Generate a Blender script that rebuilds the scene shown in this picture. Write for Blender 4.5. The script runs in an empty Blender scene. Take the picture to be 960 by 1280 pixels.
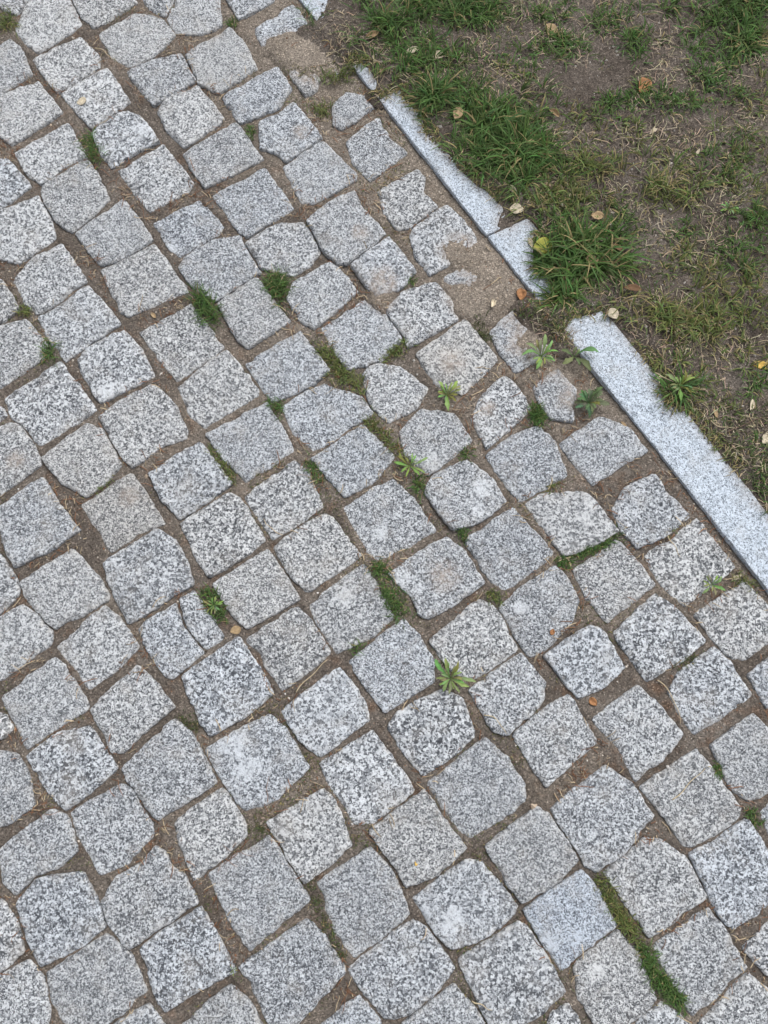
import bpy, math, random
import numpy as np
from mathutils import noise, Vector

# ------------------------------------------------------------------ camera, light, exposure
scene = bpy.context.scene
col = scene.collection
TILT = math.radians(13.6)
DIST = 1.52                                   # phone held at chest height, looking steeply down
cd = bpy.data.cameras.new('camera')
cam = bpy.data.objects.new('camera', cd); col.objects.link(cam)
cam.location = (0, -DIST*math.sin(TILT), DIST*math.cos(TILT))
cam.rotation_euler = (TILT, 0, 0)
cd.sensor_fit = 'VERTICAL'; cd.sensor_height = 36.0; cd.lens = 36.0*961/1280
cd.clip_start = 0.05; cd.clip_end = 200
scene.camera = cam

SUN_EL, SUN_AZ = math.radians(58), math.radians(40)      # azimuth from +Y towards +X
world = bpy.data.worlds.new('World'); scene.world = world; world.use_nodes = True
wt = world.node_tree
bg = wt.nodes['Background']
sky = wt.nodes.new('ShaderNodeTexSky'); sky.sky_type = 'NISHITA'; sky.sun_disc = False
sky.sun_elevation = SUN_EL; sky.sun_rotation = SUN_AZ; sky.dust_density = 4.0; sky.air_density = 1.0
hs = wt.nodes.new('ShaderNodeHueSaturation'); hs.inputs['Saturation'].default_value = 0.30   # cloud cover greys the sky
wt.links.new(sky.outputs[0], hs.inputs['Color']); wt.links.new(hs.outputs[0], bg.inputs[0])
bg.inputs[1].default_value = 0.15
sd = bpy.data.lights.new('sun', 'SUN'); sun = bpy.data.objects.new('sun', sd); col.objects.link(sun)
sd.energy = 1.3; sd.angle = math.radians(35); sd.color = (1.0, 0.985, 0.965)
sdir = Vector((math.sin(SUN_AZ)*math.cos(SUN_EL), math.cos(SUN_AZ)*math.cos(SUN_EL), math.sin(SUN_EL)))
sun.rotation_euler = sdir.to_track_quat('Z', 'Y').to_euler(); sun.location = sdir*5
vs = scene.view_settings
vs.view_transform = 'Standard'; vs.look = 'None'; vs.exposure = 0.25; vs.gamma = 1; vs.use_curve_mapping = False

# ------------------------------------------------------------------ survey of the place, metres on the ground plane
SETTS = [[[-0.9338,1.2851],[-0.8517,1.2924],[-0.8322,1.2487],[-0.8656,1.2055],[-0.8933,1.2163]],[[-0.8388,1.256],[-0.7931,1.2998],[-0.7466,1.2487],[-0.709,1.1735],[-0.7527,1.1311],[-0.8012,1.0962],[-0.8361,1.1241],[-0.8579,1.1628]],[[-0.7348,1.2487],[-0.6763,1.3218],[-0.6316,1.2851],[-0.5836,1.2379],[-0.6196,1.2091],[-0.6494,1.1806],[-0.6791,1.1664],[-0.7095,1.1984]],[[-0.563,1.2379],[-0.5772,1.2705],[-0.5131,1.2851],[-0.4958,1.2451],[-0.5133,1.1984],[-0.5497,1.2163]],[[-0.4901,1.2487],[-0.4369,1.2998],[-0.3935,1.2632],[-0.3819,1.1735],[-0.4286,1.1522],[-0.4871,1.1558],[-0.5072,1.1948]],[[-0.3725,1.256],[-0.3304,1.3071],[-0.2583,1.2851],[-0.2628,1.2415],[-0.3402,1.1927]],[[-0.6642,1.1487],[-0.5838,1.202],[-0.5213,1.1877],[-0.4911,1.1452],[-0.5184,1.1031],[-0.5454,1.0754],[-0.5899,1.0547],[-0.6295,1.0823]],[[-0.8108,1.0774],[-0.7067,1.136],[-0.6595,1.0823],[-0.6577,1.0547],[-0.744,0.9865],[-0.7735,1.0238]],[[-0.9231,1.0996],[-0.8717,1.1311],[-0.8462,1.1101],[-0.8111,1.0375],[-0.8436,1.0102],[-0.8745,0.9818],[-0.9064,0.9629]],[[-0.7352,0.9831],[-0.6384,1.0512],[-0.5796,0.9596],[-0.6586,0.8911],[-0.6934,0.9328]],[[-0.8841,0.9663],[-0.7925,1.0136],[-0.7319,0.9328],[-0.8338,0.8492],[-0.8678,0.8766]],[[-0.5917,1.0409],[-0.5396,1.0754],[-0.4713,1.0892],[-0.4329,1.0238],[-0.5223,0.9528],[-0.5534,0.9899]],[[-0.4587,1.0913],[-0.3623,1.1664],[-0.3347,1.1346],[-0.2936,1.0512],[-0.3795,0.9885],[-0.4267,1.017]],[[-0.6545,0.8766],[-0.645,0.8964],[-0.5807,0.9381],[-0.5508,0.9162],[-0.5061,0.857],[-0.5528,0.831],[-0.6049,0.7872],[-0.627,0.8181]],[[-0.5127,0.9361],[-0.4977,0.9663],[-0.4258,1.0],[-0.3647,0.9195],[-0.3752,0.903],[-0.4476,0.844],[-0.4742,0.8668]],[[-0.8258,0.8278],[-0.716,0.903],[-0.6631,0.8168],[-0.7136,0.7924],[-0.756,0.7478],[-0.7891,0.7732]],[[-0.4492,0.8246],[-0.3357,0.903],[-0.2693,0.8116],[-0.3943,0.7383]],[[-0.882,0.8084],[-0.8371,0.8052],[-0.7829,0.7415],[-0.8349,0.6913],[-0.8655,0.6726]],[[-0.5877,0.7796],[-0.4952,0.8453],[-0.4254,0.751],[-0.4351,0.7288],[-0.5112,0.6788],[-0.5409,0.71]],[[-0.7525,0.7402],[-0.6621,0.8065],[-0.637,0.7732],[-0.6054,0.7069],[-0.636,0.6695],[-0.6784,0.6283],[-0.7196,0.6602],[-0.7521,0.71]],[[-0.8589,0.6633],[-0.761,0.7163],[-0.7272,0.6541],[-0.7174,0.6112],[-0.7865,0.552],[-0.8479,0.5718]],[[-0.6671,0.6234],[-0.5736,0.7069],[-0.5554,0.685],[-0.5035,0.6081],[-0.5669,0.5568],[-0.6091,0.5478],[-0.6424,0.5899]],[[-0.5009,0.6479],[-0.4063,0.7069],[-0.3537,0.6418],[-0.3609,0.6234],[-0.4388,0.5688],[-0.4615,0.5869]],[[-0.3039,1.1642],[-0.2143,1.2357],[-0.1636,1.1487],[-0.2518,1.0892],[-0.2724,1.0996]],[[-0.2429,1.0802],[-0.1717,1.1241],[-0.136,1.0719],[-0.1545,0.9932],[-0.1799,0.9818]],[[-0.1245,1.0719],[-0.1103,1.0892],[-0.0898,1.065],[-0.0896,1.0443],[-0.1094,1.0272]],[[-0.3675,0.9764],[-0.245,1.0567],[-0.2145,0.9966],[-0.2413,0.9428],[-0.3245,0.903]],[[-0.2794,0.903],[-0.2049,0.9596],[-0.1424,0.8668],[-0.2173,0.8052],[-0.2432,0.831],[-0.2741,0.8375]],[[-0.1139,0.9495],[-0.0831,0.9818],[-0.0432,0.9764],[-0.0249,0.9428],[-0.0934,0.8931],[-0.1132,0.903]],[[-0.0818,0.8603],[-0.0119,0.9195],[0.0134,0.857],[0.0496,0.8278],[-0.0309,0.7554],[-0.07,0.8052]],[[-0.2225,0.7924],[-0.1377,0.857],[-0.0631,0.77],[-0.0641,0.7573],[-0.1566,0.6987],[-0.1814,0.7037]],[[-0.0115,0.7257],[0.0715,0.7809],[0.0906,0.7605],[0.0846,0.7226],[0.116,0.6913],[0.0592,0.6405],[0.0293,0.6344],[0.0022,0.6757]],[[-0.3766,0.7163],[-0.2667,0.786],[-0.199,0.685],[-0.2956,0.616],[-0.3151,0.6295]],[[-0.1665,0.6528],[-0.1291,0.6913],[-0.0638,0.732],[-0.0442,0.6788],[0.0011,0.6264],[-0.0248,0.596],[-0.0783,0.5508],[-0.1025,0.5508],[-0.1381,0.5929]],[[-0.3003,0.599],[-0.2586,0.6418],[-0.1828,0.651],[-0.1607,0.6356],[-0.1406,0.5808],[-0.164,0.5448],[-0.1956,0.5239],[-0.2657,0.5418]],[[-0.7897,0.5091],[-0.7605,0.5598],[-0.6999,0.599],[-0.6376,0.5079],[-0.6726,0.4843],[-0.7061,0.4475],[-0.7364,0.4342],[-0.7599,0.4562]],[[-0.8478,0.5269],[-0.8191,0.5103],[-0.7755,0.4446],[-0.8079,0.4145],[-0.8329,0.4042]],[[-0.6054,0.5358],[-0.5,0.5978],[-0.4237,0.4973],[-0.4202,0.4826],[-0.5407,0.4284],[-0.5574,0.4388]],[[-0.4382,0.5418],[-0.4252,0.5658],[-0.3708,0.6051],[-0.3116,0.6112],[-0.2662,0.5269],[-0.3527,0.4621],[-0.4019,0.4884]],[[-0.73,0.4243],[-0.7028,0.4417],[-0.6342,0.5002],[-0.5577,0.4099],[-0.619,0.3614],[-0.6624,0.3247],[-0.6981,0.3699]],[[-0.8315,0.3927],[-0.7554,0.4157],[-0.7077,0.3614],[-0.7123,0.3303],[-0.7905,0.2663],[-0.8159,0.2636]],[[-0.6364,0.3247],[-0.611,0.3597],[-0.5484,0.3927],[-0.5087,0.3529],[-0.4773,0.2912],[-0.5327,0.2608],[-0.5818,0.2334],[-0.6142,0.2801]],[[-0.5102,0.387],[-0.4105,0.4533],[-0.3341,0.3529],[-0.4259,0.279]],[[-0.7773,0.2416],[-0.6725,0.3219],[-0.5916,0.2171],[-0.6759,0.1525],[-0.6976,0.1419],[-0.7223,0.1605],[-0.757,0.1981]],[[-0.4251,0.2663],[-0.3312,0.3472],[-0.2985,0.3135],[-0.2577,0.2636],[-0.2597,0.2471],[-0.3637,0.1793],[-0.3956,0.2035]],[[-0.3524,0.4562],[-0.2755,0.518],[-0.2004,0.4157],[-0.2847,0.354],[-0.3065,0.3756]],[[-0.2046,0.4679],[-0.1897,0.5032],[-0.1132,0.5538],[-0.0563,0.4855],[-0.1474,0.3956],[-0.1741,0.4157]],[[-0.0702,0.5448],[0.0103,0.6124],[0.0663,0.5328],[0.034,0.4914],[-0.0191,0.4679],[-0.0513,0.5209]],[[-0.1317,0.3984],[-0.0403,0.4638],[0.0021,0.4301],[0.0397,0.3756],[-0.0083,0.3247],[-0.0756,0.3068],[-0.1021,0.3472]],[[-0.2858,0.3191],[-0.1761,0.3898],[-0.1159,0.3024],[-0.1524,0.2691],[-0.2284,0.2334],[-0.2553,0.2663]],[[-0.0444,0.2912],[-0.0187,0.3163],[0.0331,0.3079],[0.0895,0.2636],[0.0634,0.2198],[0.0097,0.19],[-0.0235,0.2198]],[[0.059,0.6173],[0.0756,0.6479],[0.139,0.6913],[0.2064,0.602],[0.1416,0.5508],[0.0983,0.5239],[0.072,0.5628]],[[0.1302,0.515],[0.1629,0.5418],[0.2025,0.5239],[0.183,0.4943],[0.162,0.5032],[0.1429,0.4855]],[[0.0047,0.4359],[0.0393,0.4796],[0.1087,0.5032],[0.1373,0.4679],[0.1537,0.4186],[0.1016,0.387],[0.0516,0.3557],[0.0284,0.4042]],[[0.0687,0.3388],[0.1704,0.4157],[0.1958,0.3813],[0.2331,0.3247],[0.1612,0.2498],[0.1051,0.2746]],[[0.2247,0.387],[0.2849,0.4475],[0.3183,0.4272],[0.3522,0.3699],[0.3242,0.3303],[0.2736,0.2996],[0.2465,0.336]],[[-0.8166,0.2274],[-0.7821,0.2165],[-0.7739,0.203],[-0.7916,0.1895],[-0.8113,0.1841]],[[-0.8043,0.168],[-0.746,0.1906],[-0.7226,0.1627],[-0.6906,0.0991],[-0.7363,0.0601],[-0.7865,0.0214]],[[-0.6856,0.1096],[-0.6054,0.1841],[-0.5763,0.1707],[-0.531,0.0991],[-0.5526,0.0704],[-0.5941,0.0327],[-0.6418,0.0626]],[[-0.5814,0.2003],[-0.541,0.2356],[-0.4797,0.2741],[-0.4332,0.2329],[-0.4011,0.168],[-0.4029,0.1546],[-0.4475,0.1413],[-0.507,0.0939],[-0.5321,0.1255]],[[-0.7649,0.0061],[-0.6825,0.0704],[-0.6556,0.0266],[-0.6028,-0.0344],[-0.6528,-0.0744],[-0.7174,-0.108],[-0.7413,-0.0694]],[[-0.5984,0.0138],[-0.5085,0.0808],[-0.4752,0.0368],[-0.4374,-0.0218],[-0.4795,-0.0394],[-0.5352,-0.0784],[-0.5742,-0.0243]],[[-0.4709,0.0808],[-0.3745,0.1456],[-0.3048,0.0601],[-0.4026,-0.0117],[-0.4397,0.0266]],[[-0.3603,0.1627],[-0.2411,0.2301],[-0.1805,0.1281],[-0.2776,0.0652],[-0.325,0.1149]],[[-0.7061,-0.1432],[-0.6112,-0.0744],[-0.5333,-0.1578],[-0.5343,-0.1747],[-0.5776,-0.201],[-0.6301,-0.2258],[-0.6479,-0.2153],[-0.6861,-0.1723]],[[-0.5439,-0.1016],[-0.4502,-0.0369],[-0.4094,-0.0595],[-0.3847,-0.1041],[-0.3726,-0.1432],[-0.4075,-0.165],[-0.4671,-0.2058],[-0.4878,-0.2163],[-0.5237,-0.1578]],[[-0.7743,-0.0794],[-0.749,-0.0868],[-0.7026,-0.1529],[-0.7359,-0.1986],[-0.7584,-0.2106]],[[-0.401,-0.0218],[-0.3087,0.0368],[-0.2859,0.0266],[-0.2357,-0.0555],[-0.2617,-0.0794],[-0.3396,-0.1276],[-0.3688,-0.0843]],[[-0.3291,-0.1432],[-0.2276,-0.0769],[-0.1641,-0.1723],[-0.2278,-0.2058],[-0.2604,-0.2272],[-0.2852,-0.2058]],[[-0.2076,0.222],[-0.1573,0.2575],[-0.1215,0.2685],[-0.0492,0.2438],[-0.0209,0.2111],[-0.0488,0.1884],[-0.1291,0.1318],[-0.1441,0.1265],[-0.1804,0.1627]],[[-0.2762,0.0317],[-0.1814,0.1086],[-0.1532,0.0834],[-0.1228,0.0112],[-0.1752,-0.0268],[-0.2187,-0.052]],[[-0.1438,0.1096],[-0.0462,0.1825],[0.0196,0.1149],[-0.023,0.0626],[-0.0775,0.0327],[-0.1079,0.0678]],[[0.035,0.1659],[0.0761,0.2144],[0.1423,0.2062],[0.1765,0.1499],[0.1328,0.1128],[0.0895,0.0735],[0.0473,0.1128]],[[-0.0832,0.0112],[0.017,0.0704],[0.0517,0.0317],[0.1003,-0.0344],[0.0755,-0.0545],[-0.0175,-0.0991],[-0.0471,-0.0545]],[[-0.2191,-0.0694],[-0.1142,0.001],[-0.0468,-0.0883],[-0.1476,-0.1568],[-0.1773,-0.1286]],[[-0.1431,-0.1843],[-0.1042,-0.1529],[-0.0394,-0.1051],[-0.0126,-0.1432],[0.0163,-0.2058],[-0.0219,-0.2437],[-0.0904,-0.2728],[-0.1123,-0.2437]],[[0.0107,-0.1232],[0.0732,-0.0813],[0.1226,-0.0515],[0.1515,-0.0739],[0.1934,-0.1403],[0.1443,-0.1742],[0.0861,-0.2077],[0.0671,-0.1982],[0.0578,-0.1694],[0.0362,-0.15]],[[0.084,0.0399],[0.097,0.0761],[0.1678,0.1049],[0.2119,0.0709],[0.2425,0.0219],[0.1793,-0.0238],[0.1348,-0.0314]],[[0.1802,0.1927],[0.2022,0.2471],[0.2474,0.2912],[0.27,0.2746],[0.301,0.2198],[0.2665,0.1873],[0.2089,0.1339],[0.1947,0.1659]],[[0.3107,0.2636],[0.3592,0.3051],[0.3711,0.2857],[0.3927,0.2581],[0.3838,0.1927],[0.3434,0.1981],[0.3194,0.2307]],[[0.2084,0.1181],[0.2551,0.1552],[0.3172,0.183],[0.3456,0.1445],[0.3646,0.0761],[0.331,0.0554],[0.2698,0.0219],[0.232,0.0761]],[[0.3556,0.1413],[0.4411,0.1976],[0.4954,0.1734],[0.5296,0.1255],[0.4694,0.0939],[0.4169,0.0575]],[[0.2819,0.0143],[0.3102,0.0373],[0.4048,0.0399],[0.4581,-0.0364],[0.4129,-0.0664],[0.3531,-0.0853],[0.3302,-0.0565]],[[0.1612,-0.0565],[0.2544,0.0076],[0.329,-0.0813],[0.3236,-0.0912],[0.2335,-0.1549],[0.2053,-0.133]],[[0.3694,-0.1164],[0.4072,-0.0942],[0.4563,-0.0545],[0.49,-0.0942],[0.5249,-0.1432],[0.4788,-0.1771],[0.4282,-0.2144],[0.3929,-0.1674]],[[0.4557,0.0061],[0.481,0.0471],[0.5433,0.0782],[0.5651,0.042],[0.6029,-0.0066],[0.5576,-0.0444],[0.4968,-0.0694],[0.4655,-0.0294]],[[0.5101,-0.0868],[0.6194,-0.0142],[0.6832,-0.109],[0.6361,-0.1432],[0.5791,-0.1843],[0.5394,-0.1432]],[[-0.753,-0.2153],[-0.699,-0.1857],[-0.6582,-0.2082],[-0.6364,-0.2343],[-0.6364,-0.2578],[-0.7213,-0.3227],[-0.7395,-0.3273]],[[-0.6217,-0.2625],[-0.5406,-0.1857],[-0.5097,-0.2106],[-0.4676,-0.2625],[-0.5111,-0.3089],[-0.553,-0.3401],[-0.5822,-0.3043]],[[-0.4701,-0.2295],[-0.4015,-0.1833],[-0.3845,-0.2248],[-0.3428,-0.2718],[-0.3976,-0.3181],[-0.4118,-0.3158],[-0.4432,-0.2718]],[[-0.3934,-0.1747],[-0.367,-0.1578],[-0.3074,-0.2413],[-0.3094,-0.2484],[-0.3392,-0.2681],[-0.3798,-0.2248]],[[-0.7173,-0.357],[-0.629,-0.2835],[-0.6038,-0.2997],[-0.5551,-0.3683],[-0.5566,-0.3773],[-0.6177,-0.4176],[-0.6582,-0.4486],[-0.6783,-0.4132]],[[-0.545,-0.3773],[-0.4672,-0.2988],[-0.4295,-0.3319],[-0.3939,-0.3751],[-0.4337,-0.4043],[-0.4806,-0.4552],[-0.5016,-0.4508]],[[-0.7382,-0.3773],[-0.7087,-0.3908],[-0.6922,-0.4132],[-0.7004,-0.4221],[-0.7306,-0.4398]],[[-0.6545,-0.4618],[-0.6168,-0.4265],[-0.5491,-0.4087],[-0.5179,-0.4486],[-0.492,-0.4837],[-0.5471,-0.5312],[-0.5766,-0.5546],[-0.6169,-0.514]],[[-0.4783,-0.4837],[-0.3901,-0.3976],[-0.3585,-0.4221],[-0.3044,-0.5053],[-0.3518,-0.5354],[-0.4084,-0.5695],[-0.4273,-0.5568]],[[-0.3788,-0.3181],[-0.2786,-0.2461],[-0.2585,-0.2718],[-0.2062,-0.3502],[-0.2719,-0.3953],[-0.3214,-0.4243],[-0.3364,-0.4043],[-0.3625,-0.3547]],[[-0.7341,-0.4486],[-0.6774,-0.4618],[-0.659,-0.4837],[-0.6365,-0.544],[-0.6738,-0.5737],[-0.7168,-0.5905]],[[-0.3292,-0.4508],[-0.2142,-0.3863],[-0.1783,-0.4221],[-0.14,-0.4815],[-0.1933,-0.5312],[-0.251,-0.5601],[-0.2747,-0.5354]],[[-0.5692,-0.561],[-0.4806,-0.5118],[-0.4619,-0.5183],[-0.4144,-0.58],[-0.4195,-0.6031],[-0.461,-0.6446],[-0.5041,-0.6611],[-0.5397,-0.6115]],[[-0.3776,-0.5779],[-0.2938,-0.5161],[-0.2553,-0.5652],[-0.2503,-0.5989],[-0.305,-0.6487],[-0.3349,-0.6713],[-0.3602,-0.6198]],[[-0.6862,-0.6219],[-0.6037,-0.5546],[-0.5729,-0.5695],[-0.552,-0.6239],[-0.5807,-0.6487],[-0.615,-0.6611],[-0.6491,-0.6937],[-0.6713,-0.6733]],[[-0.2604,-0.2508],[-0.1661,-0.1843],[-0.1464,-0.2058],[-0.0999,-0.2742],[-0.1348,-0.2997],[-0.1901,-0.341],[-0.2146,-0.3089]],[[-0.1911,-0.3818],[-0.0853,-0.2997],[-0.0354,-0.3683],[-0.0306,-0.3976],[-0.0675,-0.4221],[-0.1175,-0.4618],[-0.155,-0.431]],[[-0.0642,-0.2904],[0.0378,-0.2115],[0.0591,-0.2343],[0.0916,-0.2904],[0.091,-0.3273],[0.0439,-0.3547],[0.0019,-0.3818],[-0.0262,-0.3456]],[[-0.1172,-0.4749],[-0.0213,-0.4199],[0.0564,-0.5204],[-0.0162,-0.5737],[-0.0522,-0.5779],[-0.0797,-0.544]],[[0.0083,-0.4083],[0.0279,-0.3836],[0.1077,-0.3429],[0.1447,-0.3588],[0.1642,-0.415],[0.1615,-0.4283],[0.124,-0.4592],[0.073,-0.4941],[0.0413,-0.4592]],[[-0.2089,-0.5758],[-0.1118,-0.5204],[-0.0888,-0.5397],[-0.0609,-0.6115],[-0.0961,-0.6446],[-0.1399,-0.6741],[-0.1721,-0.6322]],[[-0.0252,-0.5905],[0.075,-0.5217],[0.1037,-0.5652],[0.1388,-0.6094],[0.1453,-0.6177],[0.1021,-0.657],[0.0398,-0.6807],[0.0222,-0.6487]],[[0.0893,-0.2503],[0.1852,-0.1718],[0.2111,-0.1886],[0.2528,-0.262],[0.2501,-0.27],[0.2074,-0.2992],[0.1691,-0.3209],[0.1364,-0.3108],[0.1133,-0.2877]],[[0.2246,-0.1886],[0.2407,-0.1694],[0.3329,-0.1085],[0.3578,-0.1403],[0.3742,-0.1742],[0.3532,-0.222],[0.3081,-0.2644],[0.279,-0.2807],[0.2519,-0.2479]],[[0.1615,-0.3429],[0.2579,-0.276],[0.3002,-0.3292],[0.3012,-0.3565],[0.2644,-0.3971],[0.231,-0.423],[0.2035,-0.415],[0.1815,-0.3791]],[[0.305,-0.2807],[0.3912,-0.2243],[0.4146,-0.2314],[0.4514,-0.3016],[0.4125,-0.3337],[0.3643,-0.3565],[0.3338,-0.3154]],[[0.238,-0.4194],[0.346,-0.3497],[0.3917,-0.4372],[0.3485,-0.4679],[0.2957,-0.5148],[0.2787,-0.4897]],[[0.0783,-0.5118],[0.1868,-0.431],[0.2247,-0.4662],[0.255,-0.5097],[0.2538,-0.5376],[0.2165,-0.5652],[0.1547,-0.5998],[0.1347,-0.5905]],[[0.44,-0.2362],[0.5255,-0.1645],[0.5551,-0.1838],[0.611,-0.2503],[0.5648,-0.2877],[0.4957,-0.3246],[0.4704,-0.2877]],[[0.5975,-0.2029],[0.6995,-0.1379],[0.7291,-0.1742],[0.7534,-0.2125],[0.7423,-0.2456],[0.6782,-0.2877],[0.6508,-0.2784],[0.6219,-0.2362]],[[0.536,-0.3474],[0.558,-0.3108],[0.6286,-0.2644],[0.6499,-0.2877],[0.6898,-0.352],[0.6346,-0.3881],[0.5758,-0.4203],[0.5514,-0.3836]],[[0.3888,-0.3971],[0.476,-0.3374],[0.5021,-0.3611],[0.5505,-0.4194],[0.537,-0.4416],[0.4923,-0.481],[0.4586,-0.5028],[0.439,-0.4592]],[[0.6058,-0.4438],[0.6881,-0.3881],[0.7304,-0.4416],[0.7423,-0.4941],[0.6876,-0.5329],[0.6599,-0.5372],[0.6309,-0.5114]],[[0.6893,-0.3154],[0.746,-0.2737],[0.7763,-0.3337],[0.7152,-0.3746],[0.7044,-0.3474]],[[0.4689,-0.5161],[0.5775,-0.4508],[0.6096,-0.4967],[0.6448,-0.5504],[0.6387,-0.5652],[0.5996,-0.5947],[0.5483,-0.6156],[0.5352,-0.6115],[0.512,-0.5695]],[[0.3032,-0.5546],[0.4055,-0.4793],[0.4532,-0.514],[0.4853,-0.5652],[0.4362,-0.6198],[0.378,-0.6549],[0.3587,-0.6446]],[[-0.6448,-0.7118],[-0.6226,-0.6733],[-0.5351,-0.6611],[-0.5112,-0.7058],[-0.4902,-0.7459],[-0.5371,-0.7815],[-0.595,-0.8088],[-0.6161,-0.7736]],[[-0.4958,-0.7058],[-0.4725,-0.6672],[-0.434,-0.6487],[-0.4095,-0.6177],[-0.3906,-0.6322],[-0.3804,-0.6528],[-0.3574,-0.6652],[-0.3304,-0.7098],[-0.3874,-0.7459],[-0.4436,-0.7815],[-0.4796,-0.7419]],[[-0.7042,-0.6937],[-0.6714,-0.7098],[-0.6458,-0.7419],[-0.6301,-0.7854],[-0.6631,-0.8186],[-0.6878,-0.8282]],[[-0.4219,-0.7815],[-0.391,-0.7578],[-0.3234,-0.7179],[-0.2902,-0.7657],[-0.2595,-0.8166],[-0.3247,-0.8475],[-0.3721,-0.8773],[-0.3931,-0.8513]],[[-0.5809,-0.8205],[-0.4866,-0.7617],[-0.4406,-0.7932],[-0.4106,-0.8475],[-0.4506,-0.8837],[-0.4908,-0.912],[-0.5478,-0.8932],[-0.573,-0.8552]],[[-0.6787,-0.8321],[-0.6173,-0.803],[-0.5908,-0.8282],[-0.5732,-0.8742],[-0.5757,-0.912],[-0.6677,-0.9232]],[[-0.4641,-0.9007],[-0.4046,-0.8704],[-0.3724,-0.9045],[-0.3789,-0.9344],[-0.4211,-0.9344]],[[-0.343,-0.8989],[-0.2649,-0.8406],[-0.2248,-0.8742],[-0.2063,-0.912],[-0.2897,-0.9419]],[[-0.3111,-0.6611],[-0.209,-0.5989],[-0.1905,-0.6156],[-0.1762,-0.6446],[-0.1326,-0.7038],[-0.1778,-0.7379],[-0.2327,-0.7854],[-0.2652,-0.7419]],[[-0.1177,-0.6774],[-0.025,-0.6206],[0.0107,-0.657],[0.0434,-0.7259],[0.0017,-0.7617],[-0.0525,-0.794],[-0.0855,-0.7578]],[[-0.249,-0.8108],[-0.1362,-0.7359],[-0.1028,-0.7657],[-0.0674,-0.8166],[-0.1098,-0.8552],[-0.1597,-0.9083],[-0.1941,-0.897],[-0.2215,-0.8513]],[[-0.0622,-0.8147],[0.05,-0.7339],[0.0802,-0.7617],[0.1193,-0.8127],[0.0919,-0.8456],[0.0401,-0.8837],[0.0017,-0.8894],[-0.0326,-0.8513]],[[-0.1046,-0.9007],[-0.0412,-0.8552],[-0.0068,-0.897],[-0.0152,-0.927],[-0.0744,-0.9344]],[[0.0319,-0.8989],[0.1204,-0.8406],[0.1703,-0.897],[0.1396,-0.9307],[0.076,-0.9419]],[[0.0529,-0.7018],[0.1469,-0.6405],[0.1735,-0.6446],[0.2344,-0.7139],[0.2317,-0.7251],[0.1876,-0.7578],[0.1173,-0.7815],[0.0874,-0.7498]],[[0.1834,-0.6156],[0.278,-0.5525],[0.2977,-0.5652],[0.3476,-0.6364],[0.3055,-0.6733],[0.2444,-0.7058],[0.2212,-0.6774]],[[0.2481,-0.7219],[0.3507,-0.6578],[0.3756,-0.6855],[0.4066,-0.7459],[0.3473,-0.7873],[0.3089,-0.8147],[0.2824,-0.7815]],[[0.1299,-0.801],[0.2363,-0.7419],[0.2576,-0.7538],[0.3092,-0.8475],[0.2558,-0.8894],[0.1868,-0.912],[0.1628,-0.8628]],[[0.3314,-0.8069],[0.4087,-0.7538],[0.4409,-0.7893],[0.4655,-0.859],[0.4243,-0.8932],[0.3719,-0.912],[0.3369,-0.859]],[[0.2903,-0.8818],[0.3165,-0.8704],[0.332,-0.897],[0.3302,-0.927],[0.2712,-0.9232]],[[0.3954,-0.6611],[0.4686,-0.6052],[0.4996,-0.6094],[0.5415,-0.6405],[0.5692,-0.6977],[0.5153,-0.7339],[0.4646,-0.7637],[0.4411,-0.7299]],[[0.5469,-0.6302],[0.6535,-0.5737],[0.6934,-0.6364],[0.7229,-0.6855],[0.6758,-0.7098],[0.6146,-0.7479],[0.5898,-0.7339],[0.5726,-0.6855]],[[0.4721,-0.7795],[0.5738,-0.7179],[0.5964,-0.7538],[0.627,-0.8127],[0.5824,-0.8475],[0.5294,-0.8856],[0.5051,-0.8475]],[[0.4302,-0.8989],[0.4775,-0.8685],[0.5215,-0.9007],[0.5057,-0.9344],[0.4462,-0.9382]],[[0.5387,-0.8989],[0.6281,-0.8224],[0.6597,-0.8475],[0.6955,-0.9045],[0.6228,-0.9456]],[[0.6283,-0.7815],[0.6862,-0.7339],[0.7196,-0.7815],[0.6796,-0.8244],[0.6628,-0.8205]],[[0.6825,-0.5568],[0.7145,-0.5354],[0.7414,-0.5737],[0.6938,-0.5947]]]
SAND = [[[-0.2888,1.1008],[-0.2602,1.1321],[-0.22,1.1546],[-0.1825,1.1456],[-0.153,1.1637],[-0.1423,1.1864],[-0.0745,1.1501],[-0.0591,1.0785],[-0.0735,1.0476],[-0.0953,1.0257],[-0.1138,1.0345],[-0.1427,1.0126],[-0.1539,1.0257],[-0.1607,0.9996],[-0.1979,1.0257],[-0.2169,1.0476],[-0.2394,1.0609],[-0.2625,1.0919],[-0.2736,1.0919]],[[0.162,0.6234],[0.1863,0.6173],[0.2064,0.602],[0.2441,0.5688],[0.2896,0.4973],[0.302,0.4767],[0.2662,0.4446],[0.223,0.4157],[0.1862,0.4157],[0.1525,0.4388],[0.1325,0.4943],[0.1618,0.4943],[0.1888,0.5091],[0.1548,0.5388],[0.1337,0.5568],[0.1235,0.5899]],[[0.2795,0.4458],[0.3187,0.4359],[0.3636,0.387],[0.351,0.3472],[0.3034,0.3303],[0.2626,0.3501],[0.2774,0.3927],[0.2546,0.4157]],[[-0.0139,0.5328],[0.0048,0.5299],[0.0261,0.5032],[0.0127,0.4621],[-0.0032,0.4388],[-0.0297,0.4621],[-0.0245,0.4973]],[[0.2805,0.2784],[0.3115,0.3068],[0.3484,0.3158],[0.3834,0.289],[0.3859,0.2187],[0.3602,0.2274],[0.3758,0.2713],[0.347,0.289]]]
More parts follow.
